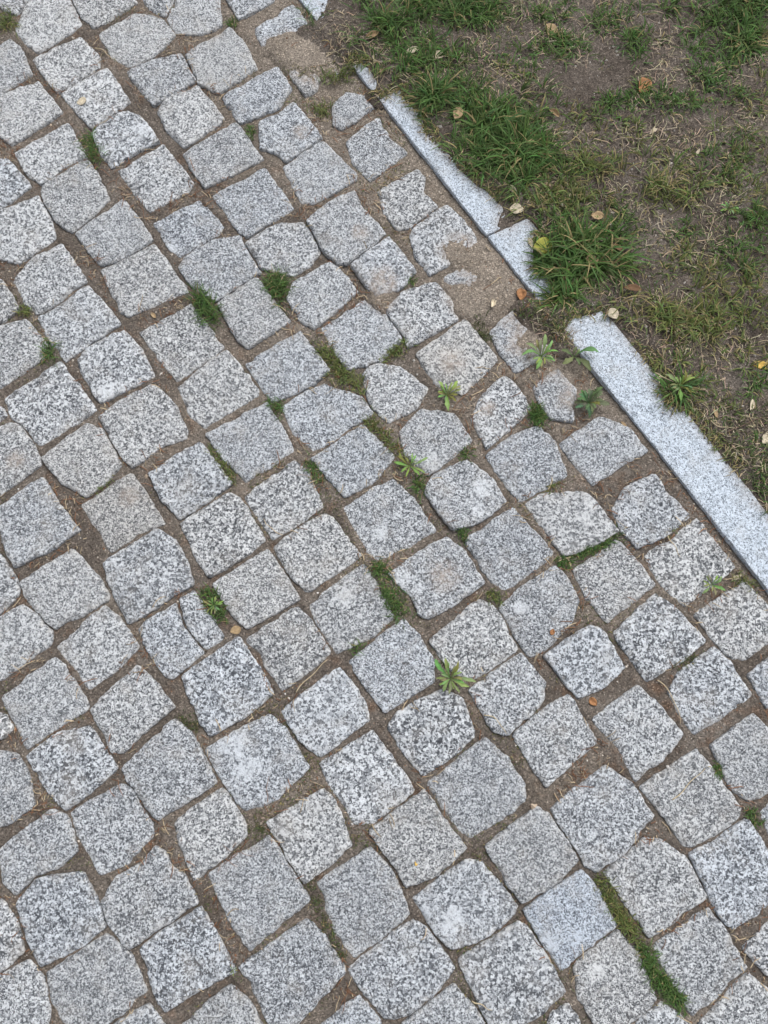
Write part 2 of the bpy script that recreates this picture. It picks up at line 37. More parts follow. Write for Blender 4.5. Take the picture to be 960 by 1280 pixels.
LAWN = [[-0.4797,2.0601],[-0.2971,1.6302],[-0.1374,1.3351],[-0.1244,1.2415],[-0.1332,1.2047],[-0.1551,1.1728],[-0.1863,1.1501],[-0.1481,1.1008],[-0.0882,1.0476],[-0.0718,1.0609],[-0.0516,1.0653],[-0.0183,1.0345],[-0.0073,1.0083],[-0.0109,0.9823],[-0.0255,0.978],[-0.0182,0.9651],[0.0,0.9586],[0.0146,0.9758],[0.0346,0.9823],[0.0472,0.9608],[0.0724,0.933],[0.0812,0.9096],[0.0916,0.8759],[0.1266,0.8258],[0.1701,0.7786],[0.2097,0.7379],[0.2491,0.7037],[0.2658,0.6838],[0.2502,0.6364],[0.2745,0.6364],[0.2962,0.656],[0.3201,0.6462],[0.3333,0.6305],[0.3178,0.5954],[0.3264,0.5568],[0.3201,0.5319],[0.3484,0.5148],[0.3681,0.4677],[0.3385,0.4527],[0.3085,0.4639],[0.2806,0.4453],[0.2862,0.4157],[0.3282,0.379],[0.3669,0.3518],[0.3934,0.3481],[0.3914,0.3717],[0.3791,0.3918],[0.3901,0.4083],[0.4143,0.4194],[0.4296,0.4212],[0.4586,0.4267],[0.4858,0.4065],[0.5284,0.3481],[0.5371,0.3319],[0.5565,0.305],[0.5625,0.2572],[0.5679,0.2239],[0.5927,0.2083],[0.6175,0.2118],[0.6375,0.1824],[0.6852,0.1092],[0.7255,0.0525],[0.7413,0.0229],[0.8252,-0.1009],[1.0119,-0.3827],[1.225,-0.7098],[1.9994,-0.7098],[3.15,2.6018],[-0.5102,2.6018]]
KERB = [[-0.3078,1.3972],[-0.0182,0.9715],[0.2287,0.6168],[0.3449,0.4453],[0.7402,-0.1618]]
WEEDS = [[0.128,0.2449,0.0411,13,"broad","bright green leafy rosette beside the brown-stained sett, left of the sand drift"],[0.3258,0.3301,0.0466,12,"broad","largest pale green rosette on the sand beside the kerb"],[0.3923,0.3301,0.0432,6,"sparse","thin weed of few oval leaves growing against the kerb edge"],[0.4175,0.2274,0.0491,13,"lobed","dark green weed with toothed feathery leaves close to the kerb"],[0.1247,-0.3216,0.0436,14,"broad","green rosette alone in the joint below the middle of the pavement"],[0.6309,-0.1448,0.0309,8,"broad","small green weed near the right edge, beside a pale leaf"],[0.0514,0.0941,0.0385,9,"broad","upright green weed in the mossy joint at the centre"],[0.6021,0.259,0.0395,12,"broad","green leafy plant at the lawn edge overhanging the kerb"],[-0.3257,-0.1849,0.023,10,"broad","dark green weed in the joint beside a pair of narrow half setts"],[-0.2586,-0.8124,0.0111,6,"broad","tiny green weed in a joint near the bottom edge"],[0.7417,0.6679,0.0279,9,"broad","low green leafy weed in the bare lawn at right"]]
TUFTS = [[[[0.3087,0.2118],[0.318,0.2014]],0.0164,260,0.016,0,"small round cushion of moss left of the feathery weed"],[[[-0.2387,0.5053],[-0.2142,0.4827]],0.0204,240,0.026,0,"light green feathery tuft at the left end of a sett in the upper pavement"],[[[-0.3903,0.4714],[-0.364,0.4231]],0.022,240,0.03,0,"dark green grass tuft in a joint of the upper left pavement"],[[[-0.7136,0.3499],[-0.6821,0.3355]],0.015,110,0.024,0,"grass tuft in the joint nearest the left edge"],[[[-0.6598,0.8633],[-0.6371,0.8093]],0.0179,130,0.026,0,"grass tuft below a pale-cornered sett at upper left"],[[[-0.8921,1.1955],[-0.8735,1.1637]],0.0188,100,0.03,1,"grass tuft in the top left corner"],[[[-0.1267,0.3499],[-0.0994,0.3033],[-0.0494,0.2678]],0.0184,420,0.016,1,"fine mossy grass filling the joint left of the centre top"],[[[-0.0033,0.3319],[0.0468,0.3644]],0.0149,170,0.014,1,"thin mossy grass between two setts above the centre"],[[[-0.0392,0.2048],[0.0,0.1584],[0.0402,0.1075]],0.0146,330,0.013,1,"mossy strip running down the joint to the upright weed"],[[[0.0639,0.0658],[0.0733,0.0459]],0.0112,70,0.018,0,"short green grass just under the upright weed"],[[[0.3425,-0.1025],[0.3985,-0.0772],[0.4519,-0.0517]],0.0108,420,0.012,0,"green moss strip along the lower edge of a sett near the kerb"],[[[0.387,-0.6709],[0.4051,-0.7163],[0.4433,-0.7673]],0.0128,420,0.014,1,"olive grass strip in the long joint at lower right"],[[[0.4524,-0.7924],[0.4718,-0.8261],[0.5098,-0.863]],0.0139,520,0.018,0,"bright green grass at the bottom end of the long lower right joint"],[[[-0.1302,-0.6787],[-0.1152,-0.7227],[-0.0722,-0.7887]],0.0099,220,0.007,2,"dull olive moss in the joint near the bottom centre"],[[[-0.3519,0.1329],[-0.3005,0.0691]],0.0081,120,0.014,1,"narrow mossy line in the joint left of the centre"],[[[-0.2329,0.2396],[-0.209,0.2083]],0.0115,110,0.015,0,"small moss patch between two setts left of the mossy strip"],[[[-0.1542,0.1025],[-0.1248,0.0724]],0.0113,110,0.014,0,"small moss patch at the left corner of a sett below the mossy strip"],[[[-0.1374,1.0214],[-0.0953,1.0257],[-0.0625,1.052]],0.0146,150,0.02,1,"wispy grass on the sand drift at the top"],[[[-0.1489,0.9565],[-0.1375,0.9308]],0.0145,80,0.014,1,"faint olive moss left of a half buried sett"],[[[-0.1989,1.2047],[-0.1755,1.1682]],0.0188,60,0.036,0,"upright grass tuft on the sand at the top edge"],[[[0.1949,0.401],[0.2108,0.3717]],0.0135,100,0.014,2,"dull olive moss by the pale curled leaf on the sand"],[[[0.2699,0.4304],[0.3301,0.4194],[0.3684,0.379]],0.0135,150,0.014,2,"thin olive grass between the sand drift and the kerb"],[[[0.0062,-0.1618],[0.0307,-0.1957]],0.0185,190,0.02,0,"green tuft left of the sett with a white corner"],[[[-0.0156,-0.1056],[0.0031,-0.1307]],0.014,120,0.016,0,"green moss above the tuft by the white-cornered sett"],[[[-0.0608,-0.2503],[-0.0455,-0.2683]],0.0121,60,0.018,0,"sparse green tuft under the sett with a white spot"],[[[0.2038,-0.1556],[0.2184,-0.1773]],0.0123,90,0.01,1,"dim moss in the joint corner right of the white-cornered sett"],[[[0.1479,-0.0356],[0.16,-0.0517]],0.0095,60,0.012,0,"tiny moss spot in the joint below a pale patched sett"],[[[0.0512,0.5167],[0.0614,0.5053]],0.0102,40,0.012,0,"tiny moss spot under the brown dusted sett"],[[[0.1546,0.116],[0.1742,0.1295]],0.0097,60,0.011,0,"tiny moss spot at the right corner of a pale patched sett"],[[[0.3281,0.0459],[0.3416,0.0591]],0.0096,50,0.009,1,"faint moss at the bottom corner of a sett right of centre"],[[[-0.5862,0.0459],[-0.5592,0.0658]],0.0127,140,0.008,1,"faint moss on the lower edge of a sett at left"],[[[0.5552,-0.298],[0.5841,-0.2802]],0.0106,100,0.008,2,"olive moss between two setts at right"],[[[0.6095,-0.4763],[0.6168,-0.4903]],0.0088,70,0.009,0,"small moss spot beside a sett at the right edge"],[[[0.6618,-0.559],[0.6689,-0.5725]],0.0116,80,0.011,0,"green moss at the right edge low down"],[[[-0.3771,-0.3971],[-0.3497,-0.4086]],0.0089,90,0.008,2,"olive moss where two joints cross at lower left"],[[[-0.2385,-0.5914],[-0.2129,-0.586]],0.0087,90,0.006,2,"flat olive moss above a sett in the lower left"],[[[0.5529,-0.0452],[0.5697,-0.0324]],0.0078,60,0.009,1,"faint moss between the last two setts beside the kerb"],[[[-0.7671,0.4416],[-0.7528,0.4342]],0.0101,50,0.014,1,"small dull tuft left of two touching setts"],[[[-0.295,0.8885],[-0.3051,0.8717]],0.0108,50,0.014,0,"small dull moss spot in the upper pavement"],[[[-0.3423,-0.1618],[-0.3126,-0.2018]],0.0169,150,0.018,0,"grass around the dark green weed beside the half setts"],[[[-0.3627,1.1773],[-0.3513,1.1728]],0.0113,40,0.016,0,"small green tuft near the top edge of the pavement"],[[[0.6896,-0.1307],[0.7029,-0.151]],0.0109,70,0.018,1,"thin grass at the foot of the kerb near the right edge"]]
CLUMPS = [[0.1221,1.2139,0.1409,0.0413,520,0.055,0],[0.0371,1.1164,0.0668,0.0519,260,0.05,0],[0.0,1.1728,0.0448,0.0374,120,0.05,0],[0.1011,1.0498,0.0625,0.0478,230,0.045,0],[0.1363,0.9629,0.0582,0.0509,240,0.045,0],[0.2156,0.878,0.0754,0.0467,260,0.05,0],[0.285,0.8155,0.0891,0.0534,320,0.06,0],[0.2797,0.9096,0.047,0.0541,150,0.055,0],[0.2312,0.8052,0.0712,0.0355,170,0.055,0],[0.3179,0.7541,0.0707,0.0424,190,0.055,0],[0.3709,0.7541,0.06,0.0424,120,0.04,1],[0.2999,1.1955,0.0563,0.0375,90,0.04,0],[0.1877,1.207,0.0563,0.0375,120,0.045,0],[0.3347,0.9308,0.0398,0.0542,90,0.05,0],[0.3688,1.0719,0.0553,0.0369,110,0.035,0],[0.4123,1.1955,0.045,0.0262,90,0.035,0],[0.416,1.0919,0.0665,0.0296,160,0.03,0],[0.5307,1.1456,0.0559,0.0372,120,0.035,0],[0.5742,1.1052,0.0445,0.0408,90,0.035,0],[0.581,0.9565,0.0817,0.0327,170,0.03,0],[0.6333,0.9308,0.0724,0.0326,120,0.03,0],[0.7399,1.191,0.0937,0.0524,330,0.04,0],[0.8482,1.1546,0.0597,0.0634,300,0.045,0],[0.7431,1.0345,0.055,0.0587,230,0.035,0],[0.7648,0.978,0.0364,0.0291,90,0.03,0],[0.8378,1.23,0.0753,0.0339,150,0.04,0],[0.59,0.7339,0.0599,0.0458,150,0.05,1],[0.6411,0.7138,0.0703,0.0352,130,0.035,1],[0.7748,0.8155,0.0249,0.0249,80,0.025,0],[0.7153,0.7541,0.0424,0.0318,70,0.03,0],[0.4976,0.9308,0.0253,0.0217,60,0.025,0],[0.4352,0.7949,0.032,0.0213,50,0.05,1],[0.4782,0.7745,0.0284,0.0248,60,0.035,1],[0.3946,0.7037,0.0596,0.0316,110,0.04,1],[0.4547,0.6838,0.07,0.028,90,0.03,1],[0.3816,0.6246,0.059,0.0451,170,0.045,0],[0.3603,0.5472,0.0446,0.0446,150,0.04,0],[0.5731,0.4249,0.0708,0.0405,210,0.045,1],[0.6556,0.4065,0.074,0.0438,190,0.045,1],[0.7183,0.4434,0.0575,0.0507,140,0.04,1],[0.64,0.6051,0.0277,0.0277,60,0.025,0],[0.7301,0.5568,0.0447,0.0309,90,0.03,0],[0.7697,0.6051,0.0415,0.0277,70,0.03,0],[0.8099,0.6541,0.0383,0.0279,90,0.035,0],[0.609,0.5472,0.0686,0.0343,70,0.03,1],[0.7765,0.3608,0.04,0.04,70,0.04,1],[0.7736,0.2625,0.0296,0.0296,60,0.03,0],[0.7551,0.0327,0.0318,0.0413,120,0.035,0],[0.7587,0.1329,0.0226,0.0323,40,0.03,0],[0.694,0.289,0.0562,0.0397,50,0.03,1],[0.6394,0.2361,0.0557,0.0328,50,0.025,1],[0.6869,0.1413,0.042,0.0485,60,0.02,2],[0.7208,0.0824,0.0289,0.0384,50,0.02,2],[0.5188,0.8466,0.0894,0.0465,70,0.028,1],[0.6243,0.8258,0.0892,0.0535,70,0.028,1],[0.433,0.9096,0.0541,0.0361,50,0.028,1],[0.8323,0.9308,0.0543,0.0543,70,0.03,1],[0.3148,0.6838,0.0455,0.0245,80,0.04,1],[0.2178,0.9522,0.0472,0.0435,90,0.03,0],[0.2025,1.0609,0.0662,0.0442,60,0.025,0],[0.2937,1.0389,0.0625,0.044,50,0.025,1],[0.4873,1.1955,0.075,0.0262,50,0.03,0],[0.6297,1.1052,0.0444,0.0555,30,0.02,0],[0.836,0.8052,0.0391,0.0534,60,0.03,1],[0.7915,0.7238,0.0458,0.0423,60,0.03,1],[0.5117,0.6246,0.0347,0.0347,60,0.03,0],[0.6825,0.5091,0.0683,0.041,70,0.03,1],[0.7849,0.5091,0.0512,0.0512,60,0.03,1],[0.598,0.3247,0.0665,0.0332,50,0.03,1]]
TUSSOCKS = [[0.4295,0.5568,0.1134,620,0.072,"big dense dark green grass tussock spilling over the kerb"],[0.3028,0.8155,0.057,260,0.075,"long bladed grass tussock leaning over the upper kerb"],[0.2339,0.8885,0.0432,170,0.07,"upright grass tussock behind the upper kerb"],[0.3765,0.4677,0.0373,220,0.05,"low grass tussock covering the buried piece of kerb"],[0.109,0.9629,0.0437,200,0.055,"grass tussock at the top end of the kerb"],[0.6049,0.2537,0.0329,90,0.05,"small grass tussock around the leafy plant at the lawn edge"],[0.8335,1.1052,0.0482,170,0.05,"bright grass tussock in the upper right lawn"]]
LEAVES = [[-0.0278,1.1231,0.0185,0,"curl","curled tan dead leaf at the top of the lawn edge"],[0.0646,1.0785,0.0166,2,"narrow","narrow pale leaf lying in the grass at the top"],[0.1235,1.0719,0.0166,2,"round","round pale leaf beside the narrow pale leaf"],[0.1641,0.9075,0.0145,0,"round","small tan leaf in the grass above the kerb"],[0.1918,0.7949,0.0142,2,"curl","cream curled leaf on the upper kerb edge"],[0.2882,0.6739,0.0157,2,"round","pale round leaf where the soil meets the kerb"],[0.2812,0.7178,0.0141,2,"narrow","slim pale leaf above the round one at the kerb"],[0.385,1.1366,0.0186,0,"round","tan leaf in the top middle of the lawn"],[0.3787,0.9054,0.0144,0,"curl","small tan leaf in the soil right of the long grass"],[0.3286,0.8341,0.0161,0,"narrow","tan narrow leaf in the long bladed grass"],[0.5847,0.9801,0.02,3,"crumple","crumpled orange brown leaf in the upper lawn"],[0.4576,0.6462,0.0139,0,"crumple","tan curled leaf at the top of the big tussock"],[0.3377,0.5779,0.0224,4,"round","yellow green round leaf between the kerb and the big tussock"],[0.4388,0.5414,0.0137,0,"round","small tan leaf in the middle of the big tussock"],[0.4957,0.5702,0.0155,5,"narrow","brown leaf on the right side of the big tussock"],[0.5196,0.4752,0.0187,5,"narrow","long brown leaf at the lower right of the big tussock"],[0.4785,0.4212,0.0134,2,"round","pale pinkish leaf on the kerb corner under the big tussock"],[0.2284,0.449,0.0136,2,"curl","cream curled leaf lying on the sand drift"],[0.2903,0.4733,0.0136,3,"crumple","orange brown leaf wedged against the kerb"],[0.7803,0.3068,0.0215,6,"narrow","yellow leaf at the right edge of the lawn"],[0.7683,0.1464,0.0146,2,"round","pale leaf at the right edge below the yellow one"],[0.5972,0.8654,0.0107,2,"narrow","small cream leaf in the middle of the lawn"],[0.6901,0.8052,0.0106,2,"narrow","small whitish leaf in the bare right lawn"],[0.316,0.5934,0.0121,2,"narrow","white curled flake on the kerb beside the yellow green leaf"],[0.744,0.2187,0.0131,2,"narrow","greyish green leaf near the right edge"],[-0.2837,-0.2307,0.0107,0,"round","tan leaf in the joint under the dark green weed"],[-0.4874,0.4286,0.0101,0,"narrow","tan leaf fragment in a joint at left"],[0.685,-0.1307,0.0124,2,"narrow","pale leaf beside the small weed at the right edge"],[0.3911,-0.364,0.009,3,"crumple","brown crumpled leaf in a wide joint at lower right"],[-0.6845,0.9565,0.0127,2,"round","round beige petal lying on a sett at upper left"],[0.057,-0.6433,0.0043,6,"round","tiny yellow petal on a sett near the bottom"],[0.5627,0.2801,0.0082,2,"narrow","tiny pale leaf in the straw near the kerb"],[0.488,0.1841,0.0081,0,"narrow","small tan scrap in the soil right of the kerb"],[0.6687,0.2014,0.0098,0,"narrow","small tan leaf on the bare soil right of the kerb"],[0.3201,-0.2352,0.0061,3,"crumple","small red brown scrap in a joint right of the centre"]]
STRAWS = [[[0.5138,-0.3246],[0.5486,-0.4043],0.01,"long pale straw lying in the joint at right"],[[0.6887,0.1584],[0.7737,0.1927],0.004,"thin brown twig on the soil at the right edge"],[[0.6572,0.1841],[0.7063,0.1721],-0.008,"pale straw on the bare soil beside the kerb"],[[0.5557,-0.0485],[0.5771,-0.0899],0.0,"short straw against the kerb foot"],[[0.0367,1.0279],[0.0906,0.9415],0.004,"thin dry stalk lying at the edge of the upper kerb"],[[0.1859,-0.3871],[0.2247,-0.4228],0.008,"bent straw in the joint beside the middle rosette"],[[-0.1647,-0.3465],[-0.1058,-0.2877],0.002,"pair of straws lying across the middle left joint"],[[0.3353,-0.2352],[0.374,-0.2246],-0.004,"dark bent straw above a sett right of centre"],[[0.5536,0.289],[0.6079,0.2502],0.004,"pale curved straw near the lawn edge"],[[0.5221,-0.5372],[0.5855,-0.4819],0.0,"straw crossing the bottom right joint"],[[0.1508,-0.8605],[0.1846,-0.8752],0.0,"short pale straw in a joint at the bottom"],[[-0.6668,1.1052],[-0.6269,1.0719],0.004,"yellow straw in the top left joint"]]
PATCH = [[0.0932,0.1042,0.0241,0],[0.0356,-0.1339,0.0202,0],[0.0649,-0.151,0.0139,0],[-0.074,-0.1665,0.0262,0],[-0.0047,-0.0404,0.0188,0],[0.1911,0.0459,0.0223,0],[0.1868,0.0049,0.0158,0],[-0.5671,0.2537,0.023,0],[-0.5397,0.8885,0.0234,0],[-0.6687,1.1276,0.0148,0],[0.3944,-0.0162,0.0205,0],[0.261,-0.1896,0.0154,0],[0.3126,-0.1401,0.0124,0],[-0.2488,-0.4819,0.0263,0],[-0.2801,-0.4398,0.0325,0],[0.1163,-0.1276,0.0279,1],[0.1411,0.3211,0.0265,1],[-0.5087,0.0327,0.0191,1],[0.0563,-0.7163,0.0,0],[0.1191,-0.7355,0.0253,0],[-0.1886,0.878,0.018,1],[-0.052,0.6246,0.0174,1],[0.2126,0.2187,0.0163,1],[0.4128,0.0245,0.0222,0],[0.2924,-0.7736,0.0167,0],[0.3661,-0.8174,0.0194,0],[0.0372,-0.3827,0.0149,0],[0.7455,0.3068,0.0,0],[-0.6087,0.6838,0.0175,0],[-0.4571,0.5857,0.0138,0],[-0.4299,0.857,0.0107,0],[-0.1499,0.744,0.0,0],[0.1491,0.7037,0.0123,1],[-0.7397,0.1075,0.0193,1],[-0.3913,1.1501,0.0149,1],[0.3419,-0.7609,0.014,0],[0.0702,-0.7227,0.0168,0],[0.5765,-0.0962,0.0,0]]
LIGHTNESS = [[0.3298,-0.7291,0.0014,0.1,1.0],[-0.1416,-0.7924,0.0014,-0.1,0.5],[0.0485,-0.8049,0.0014,-0.06,0.4],[0.1523,-0.8049,0.0014,-0.05,0.4],[-0.3473,-0.7862,0.0014,-0.08,0.5],[-0.5664,-0.7483,0.0014,-0.07,0.5],[-0.7616,1.1276,0.0018,0.1,0.0],[-0.4318,0.8885,0.0018,0.04,0],[0.0152,-0.2503,0.0015,0.0,0.5],[0.3783,-0.2802,0.0015,0.0,0.5],[-0.2854,-0.3246,0.0015,-0.06,0.5],[-0.3611,-0.0485,0.0015,-0.06,0],[-0.514,0.0,0.0015,-0.05,-0.6],[-0.0807,0.1329,0.0016,-0.04,0.5],[0.2427,-0.0644,0.0015,-0.06,0.4],[-0.0754,0.3881,0.0016,0.0,0.4],[-0.1305,0.2014,0.0016,0.0,0.5],[0.1495,0.3247,0.0017,0.02,-0.5],[0.4864,-0.4398,0.0015,0.0,0.2],[-0.6126,-0.5028,0.0015,-0.07,0.4],[-0.6206,-0.4256,0.0015,-0.05,0.3],[-0.4891,-0.5847,0.0014,-0.05,0.3],[-0.2404,-0.6839,0.0015,-0.04,0.3],[-0.1874,-0.7924,0.0014,-0.09,0.4],[-0.0423,-0.7034,0.0014,-0.04,0.3],[-0.5227,-0.8421,0.0014,-0.06,0.2],[0.2213,-0.8112,0.0014,-0.07,0.3],[0.4145,-0.8174,0.0014,-0.04,0.0],[0.543,-0.7736,0.0014,-0.05,0.2],[-0.6008,-0.6181,0.0014,-0.05,0.3],[0.1606,-0.4958,0.0014,-0.04,0.3],[0.3099,-0.4327,0.0015,-0.03,0.2],[-0.4255,-0.4679,0.0015,-0.05,0.3],[-0.8596,1.1728,0.0019,0.06,0.0],[-0.7007,1.0719,0.0018,0.05,0.0],[-0.7087,0.9629,0.0019,0.05,0.1],[-0.8166,0.9522,0.0018,0.05,0.0],[-0.5851,1.1276,0.0018,0.04,0.0],[-0.4672,1.1728,0.0018,0.05,0.1],[-0.3872,1.0719,0.0018,0.06,0.0],[-0.7492,0.8258,0.0018,0.04,0.1],[-0.7816,0.6344,0.0017,0.04,0.1]]  # single setts' own tone, plus light falloff painted in: upper left paler, bottom darker

random.seed(7); rng = np.random.default_rng(11)

# ------------------------------------------------------------------ helpers
def tag(o, label=None, cat=None, group=None, kind=None):
    for k, v in (('label', label), ('category', cat), ('group', group), ('kind', kind)):
        if v: o[k] = v
    return o
def link(name, me, mat=None, parent=None):
    o = bpy.data.objects.new(name, me); col.objects.link(o)
    if mat: me.materials.append(mat)
    if parent: o.parent = parent
    return o
def mesh(name, V, F, smooth=True, color=None, attrs=None):
    me = bpy.data.meshes.new(name)
    V = np.asarray(V, dtype=np.float32)
    me.from_pydata(V.tolist() if len(V) < 1 else V, [], F)
    if smooth: me.polygons.foreach_set('use_smooth', np.ones(len(me.polygons), dtype=bool))
    if color is not None:
        a = me.attributes.new('tint', 'FLOAT_COLOR', 'POINT')
        c = np.ones((len(V), 4), dtype=np.float32); c[:, :3] = color
        a.data.foreach_set('color', c.ravel())
    for k, v in (attrs or {}).items():
        a = me.attributes.new(k, 'FLOAT', 'POINT'); a.data.foreach_set('value', np.asarray(v, dtype=np.float32))
    me.update()
    return me
def quads_mesh(name, V, Q, smooth=True, color=None, attrs=None):
    me = bpy.data.meshes.new(name)
    V = np.asarray(V, dtype=np.float32); Q = np.asarray(Q, dtype=np.int32)
    n, k = Q.shape
    me.vertices.add(len(V)); me.vertices.foreach_set('co', V.ravel())
    me.loops.add(n*k); me.loops.foreach_set('vertex_index', Q.ravel())
    me.polygons.add(n); me.polygons.foreach_set('loop_start', np.arange(0, n*k, k, dtype=np.int32))
    me.update(calc_edges=True)
    me.polygons.foreach_set('use_smooth', np.full(n, smooth))
    if color is not None:
        a = me.attributes.new('tint', 'FLOAT_COLOR', 'POINT')
        c = np.ones((len(V), 4), dtype=np.float32); c[:, :3] = color
        a.data.foreach_set('color', c.ravel())
    for kk, v in (attrs or {}).items():
        a = me.attributes.new(kk, 'FLOAT', 'POINT'); a.data.foreach_set('value', np.asarray(v, dtype=np.float32))
    me.validate(); me.update()
    return me
def inside(poly, X, Y):
    p = np.asarray(poly); r = np.zeros(X.shape, bool)
    x0, y0 = p[-1]
    for x1, y1 in p:
        c = ((y1 > Y) != (y0 > Y))
        with np.errstate(divide='ignore', invalid='ignore'):
            xi = (x0-x1)*(Y-y1)/(y0-y1)+x1
        r ^= c & (X < xi); x0, y0 = x1, y1
    return r
def edge_dist(poly, X, Y):
    p = np.asarray(poly); d = np.full(X.shape, 9.0)
    x0, y0 = p[-1]
    for x1, y1 in p:
        ex, ey = x1-x0, y1-y0; l2 = ex*ex+ey*ey+1e-12
        t = np.clip(((X-x0)*ex+(Y-y0)*ey)/l2, 0, 1)
        d = np.minimum(d, np.hypot(X-x0-t*ex, Y-y0-t*ey)); x0, y0 = x1, y1
    return d
def sdist(poly, X, Y):
    d = edge_dist(poly, X, Y); return np.where(inside(poly, X, Y), d, -d)
def vnoise(X, Y, scale, seed):                  # smooth value noise on arrays
    r = np.random.default_rng(seed).random((256, 256))
    x = X*scale+1000.0; y = Y*scale+1000.0
    i = np.floor(x).astype(int); j = np.floor(y).astype(int); u = x-i; v = y-j
    u = u*u*(3-2*u); v = v*v*(3-2*v); i0, i1, j0, j1 = i % 256, (i+1) % 256, j % 256, (j+1) % 256
    return (r[i0, j0]*(1-u)+r[i1, j0]*u)*(1-v)+(r[i0, j1]*(1-u)+r[i1, j1]*u)*v
def fbm(X, Y, scale, seed, n=4):
    s = 0; a = 1; t = 0
    for k in range(n):
        s = s+a*vnoise(X, Y, scale*2.03**k, seed+k); t += a; a *= .5
    return s/t-.5
def sstep(a, b, x):
    t = np.clip((x-a)/(b-a), 0, 1); return t*t*(3-2*t)

# ------------------------------------------------------------------ materials
class NT:
    def __init__(s, name):
        s.m = bpy.data.materials.new(name); s.m.use_nodes = True; s.t = s.m.node_tree
        s.b = s.t.nodes['Principled BSDF']; s.b.inputs['Specular IOR Level'].default_value = .3
    def n(s, kind, **kw):
        o = s.t.nodes.new('ShaderNode'+kind)
        for k, v in kw.items():
            if k in o.inputs.keys(): o.inputs[k].default_value = v
            else: setattr(o, k, v)
        return o
    def l(s, a, b): s.t.links.new(a, b)
    def ramp(s, fac, stops, interp='LINEAR'):
        r = s.n('ValToRGB'); cr = r.color_ramp; cr.interpolation = interp
        while len(cr.elements) < len(stops): cr.elements.new(.5)
        for e, (p, c) in zip(cr.elements, stops):
            e.position = p; e.color = (*c, 1) if isinstance(c, tuple) else (c, c, c, 1)
        s.l(fac, r.inputs[0]); return r.outputs[0]
    def mix(s, fac, a, b, mode='MIX'):
        m = s.n('Mix', data_type='RGBA', blend_type=mode, clamp_factor=True)
        for v, i in ((fac, 0), (a, 6), (b, 7)):
            if hasattr(v, 'is_linked'): s.l(v, m.inputs[i])
            elif isinstance(v, tuple): m.inputs[i].default_value = (*v, 1)
            else: m.inputs[i].default_value = v if i == 0 else (v, v, v, 1)
        return m.outputs[2]
    def math(s, op, a, b=0.0, clamp=False):
        m = s.n('Math', operation=op, use_clamp=clamp)
        for v, i in ((a, 0), (b, 1)):
            if hasattr(v, 'is_linked'): s.l(v, m.inputs[i])
            else: m.inputs[i].default_value = v
        return m.outputs[0]
    def attr(s, name, obj=False):
        a = s.n('Attribute', attribute_name=name, attribute_type='OBJECT' if obj else 'GEOMETRY'); return a
    def noise(s, vec, scale, detail=4, rough=.6, dist=0):
        o = s.n('TexNoise', Scale=scale, Detail=detail, Roughness=rough, Distortion=dist); s.l(vec, o.inputs['Vector']); return o.outputs['Fac']
    def bump(s, h, dist, strength=1.0, prev=None):
        b = s.n('Bump', Distance=dist, Strength=strength); s.l(h, b.inputs['Height'])
        if prev: s.l(prev, b.inputs['Normal'])
        return b.outputs[0]

